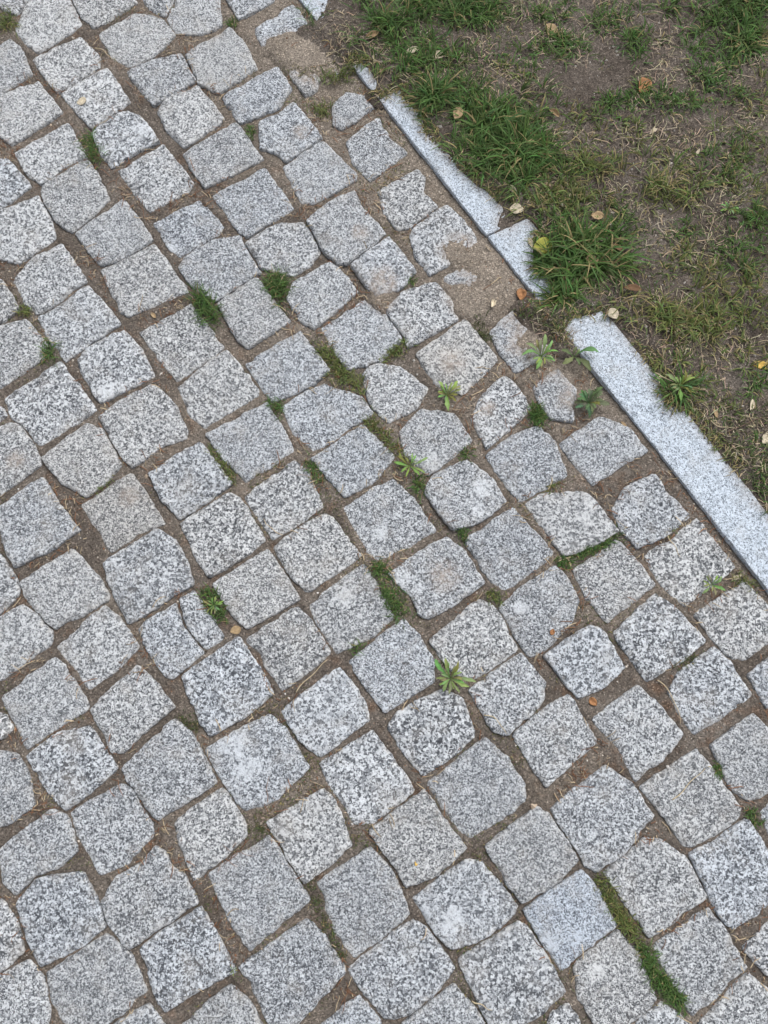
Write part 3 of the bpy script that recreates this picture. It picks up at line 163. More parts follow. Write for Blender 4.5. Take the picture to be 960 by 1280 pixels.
def granite(name, dark, mid, light, white, cell, soil=True, flecks=.25):
    t = NT(name)
    tc = t.n('TexCoord'); oi = t.n('ObjectInfo')
    off = t.n('VectorMath', operation='SCALE'); t.l(tc.outputs['Object'], off.inputs[0]); t.l(t.attr('grain', True).outputs['Fac'], off.inputs['Scale'])
    add = t.n('VectorMath', operation='ADD'); t.l(off.outputs[0], add.inputs[0])
    rv = t.n('CombineXYZ'); r = t.math('MULTIPLY', oi.outputs['Random'], 53.0)
    t.l(r, rv.inputs[0]); t.l(t.math('MULTIPLY', oi.outputs['Random'], 31.0), rv.inputs[1]); t.l(rv.outputs[0], add.inputs[1])
    p0 = add.outputs[0]
    dn = t.n('TexNoise', Scale=cell*1.3, Detail=2.0); t.l(p0, dn.inputs['Vector'])
    ds = t.n('VectorMath', operation='MULTIPLY_ADD'); t.l(dn.outputs['Color'], ds.inputs[0])
    ds.inputs[1].default_value = (1.1/cell,)*3; t.l(p0, ds.inputs[2]); p = ds.outputs[0]
    v1 = t.n('TexVoronoi', Scale=cell); t.l(p, v1.inputs['Vector'])
    s1 = t.n('SeparateColor'); t.l(v1.outputs['Color'], s1.inputs[0])
    v2 = t.n('TexVoronoi', Scale=cell*1.9); t.l(p, v2.inputs['Vector'])
    s2 = t.n('SeparateColor'); t.l(v2.outputs['Color'], s2.inputs[0])
    # slow drift of mineral share inside one stone
    big = t.noise(p0, 26, 3)
    mixv = t.math('ADD', t.math('MULTIPLY', s1.outputs[0], .70), t.math('MULTIPLY', t.math('ADD', t.math('MULTIPLY', big, .6), t.math('MULTIPLY', t.noise(p0, 95, 2), .4)), .62))
    mixv = t.math('ADD', mixv, t.attr('tone', True).outputs['Fac'])
    pale = t.attr('pale').outputs['Fac']
    pn = t.noise(p0, 90, 4)
    palem = t.ramp(t.math('ADD', pale, t.math('MULTIPLY', t.math('SUBTRACT', pn, .5), 2.6)), [(.50, 0.0), (.80, 1.0)])
    mixv = t.math('ADD', mixv, t.math('MULTIPLY', palem, .25))
    c = t.ramp(mixv, [(.27, dark), (.40, mid), (.62, light), (.86, white)], 'LINEAR')
    # dark mica flecks
    fk = t.math('LESS_THAN', s2.outputs[1], flecks)
    fk = t.math('MULTIPLY', fk, t.math('SUBTRACT', 1.0, t.math('MULTIPLY', palem, .8)))
    c = t.mix(t.math('MULTIPLY', fk, .85), c, tuple(x*.75 for x in dark))
    wk = t.math('GREATER_THAN', s2.outputs[2], .84)
    c = t.mix(t.math('MULTIPLY', wk, .7), c, white)
    c = t.mix(t.attr('wear', True).outputs['Fac'], c, tuple(.5*a+.5*b for a, b in zip(mid, light)))
    # cool / warm cast of the single stone
    hue = t.attr('hue', True).outputs['Fac']
    c = t.mix(t.math('MULTIPLY', hue, .55, True), c, (.80, .93, 1.12), 'MULTIPLY')
    c = t.mix(t.math('MULTIPLY', hue, -.55, True), c, (1.06, .98, .88), 'MULTIPLY')
    if soil:
        rim = t.attr('rim').outputs['Fac']
        sn = t.noise(p0, 45, 5, .7)
        f = t.math('MULTIPLY', rim, t.ramp(sn, [(.46, 0.0), (.62, 1.0)]))
        c = t.mix(t.math('MULTIPLY', f, .42), c, (.26, .225, .19))
        c = t.mix(t.math('MULTIPLY', rim, t.ramp(t.noise(p0, 110, 3), [(.5, 0.0), (.62, .5)])), c, (.72, .71, .68))
        st = t.math('MULTIPLY', t.attr('stain').outputs['Fac'], t.ramp(t.noise(p0, 70, 5, .7), [(.30, 0.0), (.6, 1.0)]))
        c = t.mix(t.math('MULTIPLY', st, .65), c, (.36, .30, .25))
        dn2 = t.ramp(t.noise(p0, 16, 5, .65), [(.52, 0.0), (.75, 1.0)])
        c = t.mix(t.math('MULTIPLY', dn2, .34), c, (.36, .33, .29))
    t.l(c, t.b.inputs['Base Color'])
    t.b.inputs['Roughness'].default_value = .82
    h = t.math('ADD', t.math('MULTIPLY', s1.outputs[0], .35), t.noise(p0, 240, 5, .7))
    t.l(t.bump(h, .0016, .8, t.bump(t.noise(p0, 60, 5, .65), .005, .7)), t.b.inputs['Normal'])
    return t.m

M_SETT = granite('granite_sett', (.058, .062, .069), (.140, .148, .158), (.330, .342, .352), (.610, .625, .635), 280)
M_KERB = granite('granite_kerb', (.10, .11, .125), (.36, .385, .40), (.55, .58, .60), (.70, .73, .75), 300, True, .21)

def soil_mat(name, lawn):
    t = NT(name); g = t.n('NewGeometry').outputs['Position']
    a = t.noise(g, 9, 6, .65); b = t.noise(g, 160, 6, .75); c3 = t.noise(g, 60, 5, .7)
    if lawn:
        c = t.ramp(a, [(.3, (.088, .071, .058)), (.5, (.136, .113, .095)), (.7, (.190, .165, .141))])
    else:
        c = t.ramp(a, [(.3, (.106, .088, .073)), (.5, (.152, .129, .109)), (.7, (.205, .180, .155))])
        red = t.ramp(t.noise(g, 22, 4, .6), [(.54, 0.0), (.7, 1.0)])
        c = t.mix(t.math('MULTIPLY', red, .5), c, (.16, .088, .05))
        sand = t.attr('sand').outputs['Fac']
        c = t.mix(sand, c, t.ramp(a, [(.3, (.25, .210, .168)), (.7, (.32, .275, .228))]))
    v = t.n('TexVoronoi', Scale=420.0); t.l(g, v.inputs['Vector'])
    sp = t.n('SeparateColor'); t.l(v.outputs['Color'], sp.inputs[0])
    c = t.mix(1.0, c, t.ramp(sp.outputs[0], [(.0, .50), (.45, .95), (.9, 1.15), (.96, 1.9)]), 'MULTIPLY')
    c = t.mix(.8, c, t.ramp(b, [(.3, .6), (.7, 1.35)]), 'MULTIPLY')
    t.l(c, t.b.inputs['Base Color']); t.b.inputs['Roughness'].default_value = .95
    t.b.inputs['Specular IOR Level'].default_value = .15
    h = t.math('ADD', t.math('MULTIPLY', b, .7), t.math('MULTIPLY', sp.outputs[1], .4))
    t.l(t.bump(h, .004, .9, t.bump(c3, .008, .8)), t.b.inputs['Normal'])
    return t.m
M_JOINT = soil_mat('joint_soil', False)
M_LAWN = soil_mat('lawn_soil', True)

def tint_mat(name, rough=.6, trans=0.0, spec=.3):
    t = NT(name); c = t.attr('tint').outputs['Color']
    g = t.n('NewGeometry').outputs['Position']
    c = t.mix(.6, c, t.ramp(t.noise(g, 300, 3), [(.3, .7), (.7, 1.25)]), 'MULTIPLY')
    t.l(c, t.b.inputs['Base Color']); t.b.inputs['Roughness'].default_value = rough
    t.b.inputs['Specular IOR Level'].default_value = spec
    if trans:
        tr = t.n('BsdfTranslucent'); t.l(c, tr.inputs[0]); mx = t.n('MixShader'); mx.inputs[0].default_value = trans
        t.l(t.b.outputs[0], mx.inputs[1]); t.l(tr.outputs[0], mx.inputs[2])
        t.l(mx.outputs[0], t.t.nodes['Material Output'].inputs[0])
    return t.m
M_GRASS = tint_mat('grass_blade', .7, .3, .2)
M_WEED = tint_mat('weed_leaf', .75, .25, .15)
M_STRAW = tint_mat('dry_straw', .8)
M_LEAF = tint_mat('dead_leaf', .75, .1)
M_GRIT = tint_mat('grit', .9)

# ------------------------------------------------------------------ the setts: surveyed outlines, then the same bond carried on past the edges
KERB = [Vector(k) for k in KERB]
kd = (KERB[-1]-KERB[0]).normalized(); kn = Vector((-kd.y, kd.x))          # kn points to the lawn
if kn.x < 0: kn = -kn
KW = .100
def kerb_side(x, y): return (Vector((x, y))-KERB[1]).dot(kn)
outl = [np.array(p) for p in SETTS]
def area(p):
    x, y = p.T; return (np.dot(x, np.roll(y, -1))-np.dot(y, np.roll(x, -1)))/2
outl = [p if area(p) > 0 else p[::-1] for p in outl]
cent = [p.mean(0) for p in outl]
UV = [np.array((.086, -.124)), np.array((.134, .068))]
NSURV = len(outl)
BX0, BX1, BY0, BY1 = -1.22, 1.26, -1.40, 1.62
front = list(range(NSURV))
def free(q):
    bb0, bb1 = q.min(0), q.max(0)
    smp = np.vstack([q, (q+np.roll(q, -1, 0))/2, q.mean(0)[None], (q+q.mean(0))/2])
    for p in outl:
        if (p.min(0) > bb1).any() or (p.max(0) < bb0).any(): continue
        if inside(p, smp[:, 0], smp[:, 1]).any() or inside(q, p[:, 0], p[:, 1]).any(): return False
    return True
extra = []
while front and len(outl) < 430:
    nxt = []
    for i in front:
        for d in (UV[0], -UV[0], UV[1], -UV[1]):
            c = cent[i]+d*(1+.03*random.uniform(-1, 1))
            if not (BX0 < c[0] < BX1 and BY0 < c[1] < BY1): continue
            if abs(c[0]) < .78 and -1.0 < c[1] < 1.10: continue           # inside the surveyed area nothing is added
            if kerb_side(*c) > -.075: continue
            a = UV[0]*.43; b = UV[1]*.43
            q = np.array([c+a*random.uniform(.9, 1.04)+b*random.uniform(.9, 1.04), c-a*random.uniform(.9, 1.04)+b*random.uniform(.9, 1.04), c-a*random.uniform(.9, 1.04)-b*random.uniform(.9, 1.04), c+a*random.uniform(.9, 1.04)-b*random.uniform(.9, 1.04)])
            if area(q) < 0: q = q[::-1]
            if max(kerb_side(*v) for v in q) > -.004: continue
            if free(q): outl.append(q); cent.append(c); nxt.append(len(outl)-1)
    front = nxt

def smooth_outline(p, n, ratio):
    out = []; m = len(p)
    for i in range(m):
        a, c, b = p[i-1], p[i], p[(i+1) % m]
        la, lb = np.hypot(*(a-c)), np.hypot(*(b-c))
        d = min(ratio, .3*la, .3*lb)
        A, B = c+(a-c)/la*d, c+(b-c)/lb*d
        for t in (0, .25, .5, .75, 1): out.append(A*(1-t)**2+c*2*t*(1-t)+B*t*t)
    p = np.array(out)
    q = np.vstack([p, p[:1]]); s = np.r_[0, np.cumsum(np.hypot(*np.diff(q, axis=0).T))]
    t = np.linspace(0, s[-1], n, endpoint=False)
    return np.stack([np.interp(t, s, q[:, 0]), np.interp(t, s, q[:, 1])], 1)
def make_stone(name, poly, mat, parent, seed, others=(), grow=.0, n=104, rough=1.0, top=0.0, tilt=.018, ratio=.0035, depth=.09):
    r = random.Random(seed); c = poly.mean(0); p = smooth_outline(poly-c, n, ratio)
    cx = p.mean(0); p = p-cx; c = c+cx
    if grow:                                                # crisp arris out to the joint, never into the next sett
        g = np.full(n, grow)
        for q in others: g = np.minimum(g, (-sdist(q, p[:, 0]+c[0], p[:, 1]+c[1])-.0013)/2)
        r0 = np.hypot(*p.T); p = p*(1+np.maximum(g, -.004)/r0)[:, None]
    rad = np.hypot(*p.T); ang = np.arange(n)/n*2*np.pi
    w = np.array([noise.noise(Vector((x*70, y*70, seed*3.1)))*.0024+noise.noise(Vector((x*250, y*250, seed*1.7)))*.0017 for x, y in p])*rough
    chipi = np.zeros(n); chipz = np.zeros(n)
    for _ in range(r.randint(1, 4)):
        a0 = r.random()*n; wd = r.uniform(1.2, 4.5); k = np.exp(-(((np.arange(n)-a0+n/2) % n-n/2)/wd)**2)
        chipi += k*r.uniform(.001, .005)*rough; chipz += k*r.uniform(.001, .006)*rough
    base = rad+w-chipi*.6
    rings = [(-.0005, -depth), (0, -.020), (.0001, -.0075), (.0008, -.0032), (.0024, -.0012), (.006, -.0003), (.013, 0)]
    V = []; rim = []
    var = np.array([.6+1.3*abs(noise.noise(Vector((math.cos(a)*2, math.sin(a)*2, seed*2.3)))) for a in ang])
    tx, ty = r.gauss(0, tilt), r.gauss(0, tilt)
    rm = [1, 1, 1, .9, .7, .4, .18]
    R0 = base.mean()
    def zz(x, y, fr):
        z = noise.noise(Vector((x*22, y*22, seed*5.7)))*.0034+noise.noise(Vector((x*75, y*75, seed*4.1)))*.0019+noise.noise(Vector((x*190, y*190, seed)))*.0006
        return z*rough-.0008*rough*fr*fr+tx*x+ty*y+top
    for (ins, z), rv in zip(rings, rm):
        R = base-np.where(ins > 0, ins*var*rough, ins)-(chipi*.5 if ins > .001 else 0)
        for k in range(n):
            d = p[k]/rad[k]; x, y = d*R[k]
            zc = z*(var[k] if -.01 < z < 0 else 1)-(chipz[k]*max(0, 1-ins/.010) if z > -.03 else 0)
            V.append((x, y, zc+(zz(x, y, R[k]/rad[k]) if z > -.03 else top))); rim.append(rv)
    last = base-.014*var*rough
    for fct in (.86, .70, .52, .34, .17):
        for k in range(n):
            d = p[k]/rad[k]; x, y = d*last[k]*fct; V.append((x, y, zz(x, y, fct))); rim.append(.1*fct if fct > .8 else 0)
    nr = len(rings)+5
    V.append((0, 0, zz(0, 0, 0))); rim.append(0)
    F = []
    for a in range(nr-1):
        for k in range(n):
            k2 = (k+1) % n; F.append((a*n+k, a*n+k2, (a+1)*n+k2, (a+1)*n+k))
    for k in range(n): F.append(((nr-1)*n+k, (nr-1)*n+(k+1) % n, nr*n))
    V = np.array(V); wx, wy = V[:, 0]+c[0], V[:, 1]+c[1]
    at = {'rim': rim, 'pale': np.zeros(len(V)), 'stain': np.zeros(len(V))}
    for (x, y, rr, kd_) in PATCH:
        if rr < .004 or (x-c[0])**2+(y-c[1])**2 > .02: continue
        at['stain' if kd_ else 'pale'] = np.maximum(at['stain' if kd_ else 'pale'], 1-sstep(.3*rr, 1.6*rr, np.hypot(wx-x, wy-y)))
    at['stain'] = np.maximum(at['stain'], np.minimum(1, sand_at(wx, wy)*1.5))
    o = link(name, mesh(name, V, F, attrs=at), mat, parent); o.location = (c[0], c[1], 0)
    o['grain'] = r.uniform(.72, 1.3); o['wear'] = max(0, r.gauss(.06, .06)); o['tone'] = r.gauss(-.035, .028); o['hue'] = r.gauss(.22, .18)
    for (x, y, _, dt, dh) in LIGHTNESS:
        if inside(poly, np.array([x]), np.array([y]))[0]: o['tone'] = dt; o['hue'] = dh
    return o

def sand_at(x, y):
    i = np.clip(((x-xs[0])/G+.5).astype(int), 0, len(xs)-1); j = np.clip(((y-ys[0])/G+.5).astype(int), 0, len(ys)-1)
    return DUST[i, j]
# ------------------------------------------------------------------ joints and drifted sand: one sheet of soil between the setts
G = .0042
xs = np.arange(BX0-.12, BX1+.12, G); ys = np.arange(BY0-.12, BY1+.12, G)
X, Y = np.meshgrid(xs, ys, indexing='ij')
mask = np.zeros(X.shape, bool); deep = np.zeros(X.shape, bool); near = np.full(X.shape, .05); inner = np.zeros(X.shape)
for p in outl:
    b0, b1 = p.min(0)-.03, p.max(0)+.03
    i0, i1 = np.searchsorted(xs, (b0[0], b1[0])); j0, j1 = np.searchsorted(ys, (b0[1], b1[1]))
    sd_ = sdist(p, X[i0:i1, j0:j1], Y[i0:i1, j0:j1])
    mask[i0:i1, j0:j1] |= sd_ > 0; deep[i0:i1, j0:j1] |= sd_ > .012
    inner[i0:i1, j0:j1] = np.maximum(inner[i0:i1, j0:j1], sd_)
    near[i0:i1, j0:j1] = np.minimum(near[i0:i1, j0:j1], np.where(sd_ < 0, -sd_, 0))
Z = -.0080+fbm(X, Y, 7, 3)*.013+fbm(X, Y, 60, 9)*.006+fbm(X, Y, 190, 21, 2)*.003+sstep(.001, .008, near)*.0030
SANDV = np.zeros(X.shape)
wob = fbm(X, Y, 30, 40)*.024+fbm(X, Y, 110, 41)*.010
for k, poly in enumerate(SAND):
    d = sdist(poly, X, Y)+wob
    m = sstep(-.022, .020, d); SANDV = np.maximum(SANDV, m)
    hz = (.0045 if k < 3 else .0025)
    Z = np.maximum(Z, -.012+sstep(-.024, .002, d)*.0112+sstep(-.006, .035, d)*hz+fbm(X, Y, 200, 50, 2)*.0036*sstep(-.02, 0, d)+fbm(X, Y, 14, 51)*.003*m)
DUST = SANDV.copy()
Z -= sstep(-.001, .007, inner)*.011*(1-sstep(.12, .5, DUST))   # soil lies under the setts, only drifted sand lies on them
kside = (X-KERB[1].x)*kn.x+(Y-KERB[1].y)*kn.y
Z = np.where(kside > .004, -.05, Z)
SANDV = np.maximum(SANDV, sstep(.45, .75, vnoise(X, Y, 6, 77))*.35)
SANDV = np.maximum(SANDV, sstep(-.40, -.02, kside)*sstep(.0, .35, Y)*.75)
keep = ~(deep & (Z < -.004))
ni, nj = X.shape
idx = np.arange(ni*nj).reshape(ni, nj)
kf = (keep[:-1, :-1] | keep[1:, :-1] | keep[:-1, 1:] | keep[1:, 1:]) & (kside[:-1, :-1] < .012)
Q = np.stack([idx[:-1, :-1][kf], idx[1:, :-1][kf], idx[1:, 1:][kf], idx[:-1, 1:][kf]], 1)
def compact(V, Q, *arrs):
    u, inv = np.unique(Q, return_inverse=True)
    return V[u], inv.reshape(Q.shape), [a[u] for a in arrs]
V, Q, (sv,) = compact(np.stack([X.ravel(), Y.ravel(), Z.ravel()], 1), Q, SANDV.ravel())
pavement = link('pavement', quads_mesh('pavement', V, Q, attrs={'sand': sv}), M_JOINT)
tag(pavement, kind='structure', label='grey granite sett pavement with soil filled joints')
for i, p in enumerate(outl):
    b0, b1 = p.min(0)-.02, p.max(0)+.02
    oth = [q for j, q in enumerate(outl) if j != i and not ((q.min(0) > b1).any() or (q.max(0) < b0).any())]
    make_stone('cobblestone', p, M_SETT, pavement, i+1, oth, .0052 if i < NSURV else .001, top=random.gauss(0, .0018), n=104 if i < NSURV else 44)

# ------------------------------------------------------------------ the kerb
kerb = bpy.data.objects.new('kerb', None); col.objects.link(kerb)
tag(kerb, kind='structure', label='flush pale bluish granite kerb between setts and lawn')
a0 = KERB[1]
pts = [(k-a0).dot(kd) for k in KERB]
cuts = [pts[0]-.5, pts[1], pts[2], pts[3], pts[4]+.45]
skew = [0, .004, .012, .006, 0]
for i in range(4):
    s0, s1 = cuts[i]+.002, cuts[i+1]-.002
    cs = [(s0, 0), (s1, 0), (s1+skew[i+1], KW), (s0+skew[i], KW)]
    q = np.array([(a0+kd*s+kn*w)[:] for s, w in cs])
    # add points along the long sides so the outline stays straight
    q = np.vstack([np.linspace(q[0], q[1], 12)[:-1], np.linspace(q[1], q[2], 4)[:-1], np.linspace(q[2], q[3], 12)[:-1], np.linspace(q[3], q[0], 4)[:-1]])
    if area(q) < 0: q = q[::-1]
    o = make_stone('kerb_stone', q, M_KERB, kerb, 900+i, n=260, rough=.35, top=.0040+.0002*i, tilt=.002, ratio=.002, depth=.2)
    me = o.data; co = np.empty(len(me.vertices)*3, dtype=np.float32); me.vertices.foreach_get('co', co); co = co.reshape(-1, 3)
    dd = sdist(LAWN, co[:, 0]+o.location.x, co[:, 1]+o.location.y)
    me.attributes['stain'].data.foreach_set('value', (sstep(-.030, .004, dd)*.85).astype(np.float32))
    o['tone'] = .04; o['hue'] = .85; o['grain'] = 1.0; o['wear'] = .12

# ------------------------------------------------------------------ lawn soil
GL = .0045
xl = np.arange(-.35, 2.0, GL); yl = np.arange(-.75, 1.9, GL)
XL, YL = np.meshgrid(xl, yl, indexing='ij')
DL = sdist(LAWN, XL, YL)+fbm(XL, YL, 40, 60)*.008+fbm(XL, YL, 120, 61)*.0025
KS = (XL-a0.x)*kn.x+(YL-a0.y)*kn.y
ZL = .0040+sstep(-.002, .035, DL)*.010+fbm(XL, YL, 5, 62)*.018*sstep(0, .08, DL)+fbm(XL, YL, 45, 63)*.010*sstep(-.002, .02, DL)+fbm(XL, YL, 140, 64)*.004
ZL = np.where(DL < 0, .0052+DL*.35+fbm(XL, YL, 110, 66)*.0016, ZL)
kf = (DL[:-1, :-1] > -.016) | (DL[1:, 1:] > -.016)
il = np.arange(XL.size).reshape(XL.shape)
Q = np.stack([il[:-1, :-1][kf], il[1:, :-1][kf], il[1:, 1:][kf], il[:-1, 1:][kf]], 1)
V, Q, _ = compact(np.stack([XL.ravel(), YL.ravel(), ZL.ravel()], 1), Q)
lawn = link('ground', quads_mesh('ground', V, Q), M_LAWN)
tag(lawn, kind='structure', label='bare brown lawn soil beside the kerb')
# far ground so the place goes on to the horizon
def sheet(name, z, mat):
    o = link(name, mesh(name, [(-60, -60, z), (60, -60, z), (60, 60, z), (-60, 60, z)], [(0, 1, 2, 3)]), mat); return o
far = sheet('terrain', -.06, M_LAWN); tag(far, kind='structure', label='open ground around the pavement')

def ground_z(x, y):
    x = np.atleast_1d(x); y = np.atleast_1d(y)
    i = np.clip(((x-xl[0])/GL+.5).astype(int), 0, len(xl)-1); j = np.clip(((y-yl[0])/GL+.5).astype(int), 0, len(yl)-1)
    i2 = np.clip(((x-xs[0])/G+.5).astype(int), 0, len(xs)-1); j2 = np.clip(((y-ys[0])/G+.5).astype(int), 0, len(ys)-1)
    zl = np.where(DL[i, j] > -.004, ZL[i, j], -1)
    zp = np.where(mask[i2, j2], np.maximum(Z[i2, j2], .0005), Z[i2, j2])
    ks = (x-a0.x)*kn.x+(y-a0.y)*kn.y
    zk = np.where((ks > 0) & (ks < KW), .006, -1)
    return np.maximum(np.maximum(zl, zp), zk)
def in_stone(x, y):
    i2 = np.clip(((x-xs[0])/G+.5).astype(int), 0, len(xs)-1); j2 = np.clip(((y-ys[0])/G+.5).astype(int), 0, len(ys)-1)
    return mask[i2, j2] & (Z[i2, j2] < 0)
def lawn_d(x, y):
    i = np.clip(((x-xl[0])/GL+.5).astype(int), 0, len(xl)-1); j = np.clip(((y-yl[0])/GL+.5).astype(int), 0, len(yl)-1)
    return np.where((x > xl[0]) & (y > yl[0]), DL[i, j], -1)

# ------------------------------------------------------------------ blades, straw, grit
GREEN = np.array([(.088, .152, .045), (.145, .176, .060), (.092, .106, .048)])
def blades(x, y, z, L, W, lean, head, colr, curl=1.0, seg=4):
    """tapered bent strips; lean 0 upright .. 1 lying"""
    n = len(x); t = np.linspace(0, 1, seg+1)
    dx, dy = np.cos(head), np.sin(head)
    el0 = (1-lean)*np.pi/2
    el = el0[:, None]-curl*np.linspace(0, 1.1, seg)[None]*np.random.default_rng(n).uniform(.4, 1.3, n)[:, None]
    el = np.maximum(el, -.35)
    tw = np.cumsum(rng.normal(0, .14, (n, seg)), 1); hd = head[:, None]+tw
    st = (L/seg)[:, None]
    px = np.c_[np.zeros(n), np.cumsum(np.cos(el)*np.cos(hd)*st, 1)]+x[:, None]
    py = np.c_[np.zeros(n), np.cumsum(np.cos(el)*np.sin(hd)*st, 1)]+y[:, None]
    pz = np.c_[np.zeros(n), np.cumsum(np.sin(el)*st, 1)]
    pz = np.maximum(pz, .0015+.002*rng.random((n, 1)))*1.0; pz[:, 0] = -.006; pz = pz+z[:, None]
    w = np.array([.75, 1.0, .9, .6, .12]) if seg == 4 else np.linspace(1, .3, seg+1)
    sx, sy = -np.sin(head), np.cos(head)
    roll = rng.normal(0, .5, n); cw, sw = np.cos(roll), np.sin(roll)
    hw = (W/2)[:, None]*w[None]
    A = np.stack([px-sx[:, None]*hw*cw[:, None], py-sy[:, None]*hw*cw[:, None], pz-hw*sw[:, None]], 2)
    B = np.stack([px+sx[:, None]*hw*cw[:, None], py+sy[:, None]*hw*cw[:, None], pz+hw*sw[:, None]], 2)
    V = np.stack([A, B], 2).reshape(-1, 3)
    base = (np.arange(n)*(seg+1)*2)[:, None]+np.arange(seg)[None]*2
    Q = np.stack([base, base+1, base+3, base+2], 2).reshape(-1, 4)
    C = np.repeat(colr, (seg+1)*2, 0)
    return V, Q, C
def merge(parts):
    Vs, Qs, Cs = [], [], []; o = 0
    for v, q, c in parts: Vs.append(v); Qs.append(q+o); Cs.append(c); o += len(v)
    return np.vstack(Vs), np.vstack(Qs), np.vstack(Cs)
def gcol(n, kind, dead=.08):
    c = GREEN[kind][None]*rng.uniform(.65, 1.5, (n, 1))*(1+rng.normal(0, .09, (n, 3)))
    y = rng.random(n) < dead; c[y] = np.array((.33, .27, .13))*rng.uniform(.7, 1.3, (y.sum(), 1))
    return np.clip(c, .01, .8)
def grass_patch(x, y, h, kind, lean=(.25, .8), wid=(.0016, .0034), head=None, dead=.08, curl=1.0, zmin=-1):
    n = len(x); z = np.maximum(ground_z(x, y), zmin)
    L = h*rng.uniform(.5, 1.25, n); W = rng.uniform(*wid, n)
    hd = rng.uniform(0, 2*np.pi, n) if head is None else head+rng.normal(0, .7, n)
    return blades(x, y, z, L, W, rng.uniform(*lean, n), hd, gcol(n, kind, dead), curl)

parts = []
for (x, y, rx, ry, n, h, c) in CLUMPS:
    n = int(n*1.35); k = max(3, n//16)
    cx = rng.normal(0, .65, k)*rx; cy = rng.normal(0, .65, k)*ry; w = rng.integers(0, k, n)
    px = x+cx[w]+rng.normal(0, .007, n); py = y+cy[w]+rng.normal(0, .007, n)
    hd = np.arctan2(py-(y+cy[w]), px-(x+cx[w]))
    ok = lawn_d(px, py) > .004; px, py, hd = px[ok], py[ok], hd[ok]
    if len(px): parts.append(grass_patch(px, py, h*.9, c, head=hd, dead=.06+.12*(c == 1)))
n = 75000                                          # thin scatter over the whole lawn, thicker past the frame
px = rng.uniform(-.3, 1.9, n); py = rng.uniform(-.7, 1.85, n)
ok = (lawn_d(px, py) > .004) & (vnoise(px, py, 7, 5)*.6+vnoise(px, py, 30, 6)*.5+.2*(px > .85)+.12*(lawn_d(px, py) < .05) > .50); px, py = px[ok], py[ok]
h = len(px)//3
parts.append(grass_patch(px[:h], py[:h], .017, 1, lean=(.3, .95), wid=(.0009, .0020), dead=.35))
parts.append(grass_patch(px[h:], py[h:], .017, 0, lean=(.3, .95), wid=(.0009, .0020), dead=.12))
n = 90000                                         # fringe of blades lapping over the kerb
px = rng.uniform(-.3, 1.0, n); py = rng.uniform(-.35, 1.2, n)
ld = lawn_d(px, py); ks = (px-a0.x)*kn.x+(py-a0.y)*kn.y
ok = (ld > -.001) & (ld < .022) & (ks > -.01) & (ks < KW+.03) & (vnoise(px, py, 18, 91) > .42); px, py = px[ok], py[ok]
hd = np.full(len(px), math.atan2(-kn.y, -kn.x))+rng.normal(0, .8, len(px))
parts.append(grass_patch(px, py, .022, 1, lean=(.4, .95), wid=(.0010, .0022), head=hd, dead=.4))
V, Q, C = merge(parts)
tag(link('lawn_grass', quads_mesh('lawn_grass', V, Q, color=C), M_GRASS), 'thin patchy green grass on the bare lawn', 'grass', kind='stuff')

for (x, y, r, n, h, lab) in TUSSOCKS:
    rr = r*np.sqrt(rng.random(n))*.8; a = rng.uniform(0, 2*np.pi, n); rr = rr*(.75+.32*np.sin(2*a+1.0)+.16*np.sin(5*a+x*40))
    px, py = x+rr*np.cos(a), y+rr*np.sin(a)
    V, Q, C = grass_patch(px, py, h, 0, lean=(.35, .95), wid=(.0022, .0044), head=np.where(rng.random(n) < .7, rng.uniform(0, 6.28, n), a+.6*np.sin(a+2)), dead=.13)
    V = V-np.array([x, y, 0])
    o = link('grass_tussock', quads_mesh('grass_tussock', V, Q, color=C), M_GRASS); o.location = (x, y, 0)
    tag(o, lab, 'grass', 'grass tussocks of the lawn')

for (pl, w, n, h, c, lab) in TUFTS:
    pl = np.array(pl); sg = np.hypot(*np.diff(pl, axis=0).T); cs = np.r_[0, np.cumsum(sg)]
    n = int(n*1.25); h = h*1.15; w = w*1.3
    t = rng.uniform(-.12, 1.12, n)*cs[-1]; t = np.where(vnoise(t+c, t*0, 90, 70) > .3, t, rng.uniform(0, 1, n)*cs[-1])
    px = np.interp(t, cs, pl[:, 0])+rng.normal(0, .55, n)*w*(.5+vnoise(t, t*0+c, 60, 71)); py = np.interp(t, cs, pl[:, 1])+rng.normal(0, .55, n)*w*(.5+vnoise(t, t*0+c, 60, 72))
    ok = ~in_stone(px, py); px, py = px[ok], py[ok]
    if len(px) < 8: print('sparse tuft', lab, len(px))
    V, Q, C = grass_patch(px, py, h, c, lean=(.05, .75), wid=(.0010, .0021), dead=.05, zmin=-.005)
    c0 = pl.mean(0); V = V-np.array([c0[0], c0[1], 0])
    o = link('grass_tuft', quads_mesh('grass_tuft', V, Q, color=C), M_GRASS); o.location = (c0[0], c0[1], 0)
    tag(o, lab, 'moss' if 'moss' in lab else 'grass', 'grass and moss in the pavement joints')

n = 150000                                        # low moss and seedlings thinly spread along many joints
px = rng.uniform(-.95, .95, n); py = rng.uniform(-1.1, 1.25, n)
ok = ~in_stone(px, py) & (((px-a0.x)*kn.x+(py-a0.y)*kn.y) < -.004) & (vnoise(px, py, 5, 81)*.75+vnoise(px, py, 28, 82)*.45+rng.normal(0, .05, n) > .80)
px, py = px[ok], py[ok]
V, Q, C = grass_patch(px, py, .0065, 2, lean=(.1, .9), wid=(.0008, .0016), dead=.2)
tag(link('joint_moss', quads_mesh('joint_moss', V, Q, color=C*np.array((1.0, 1.05, .9))), M_GRASS), 'thin olive moss growing here and there in the joints', 'moss', kind='stuff')
print('moss', len(px))

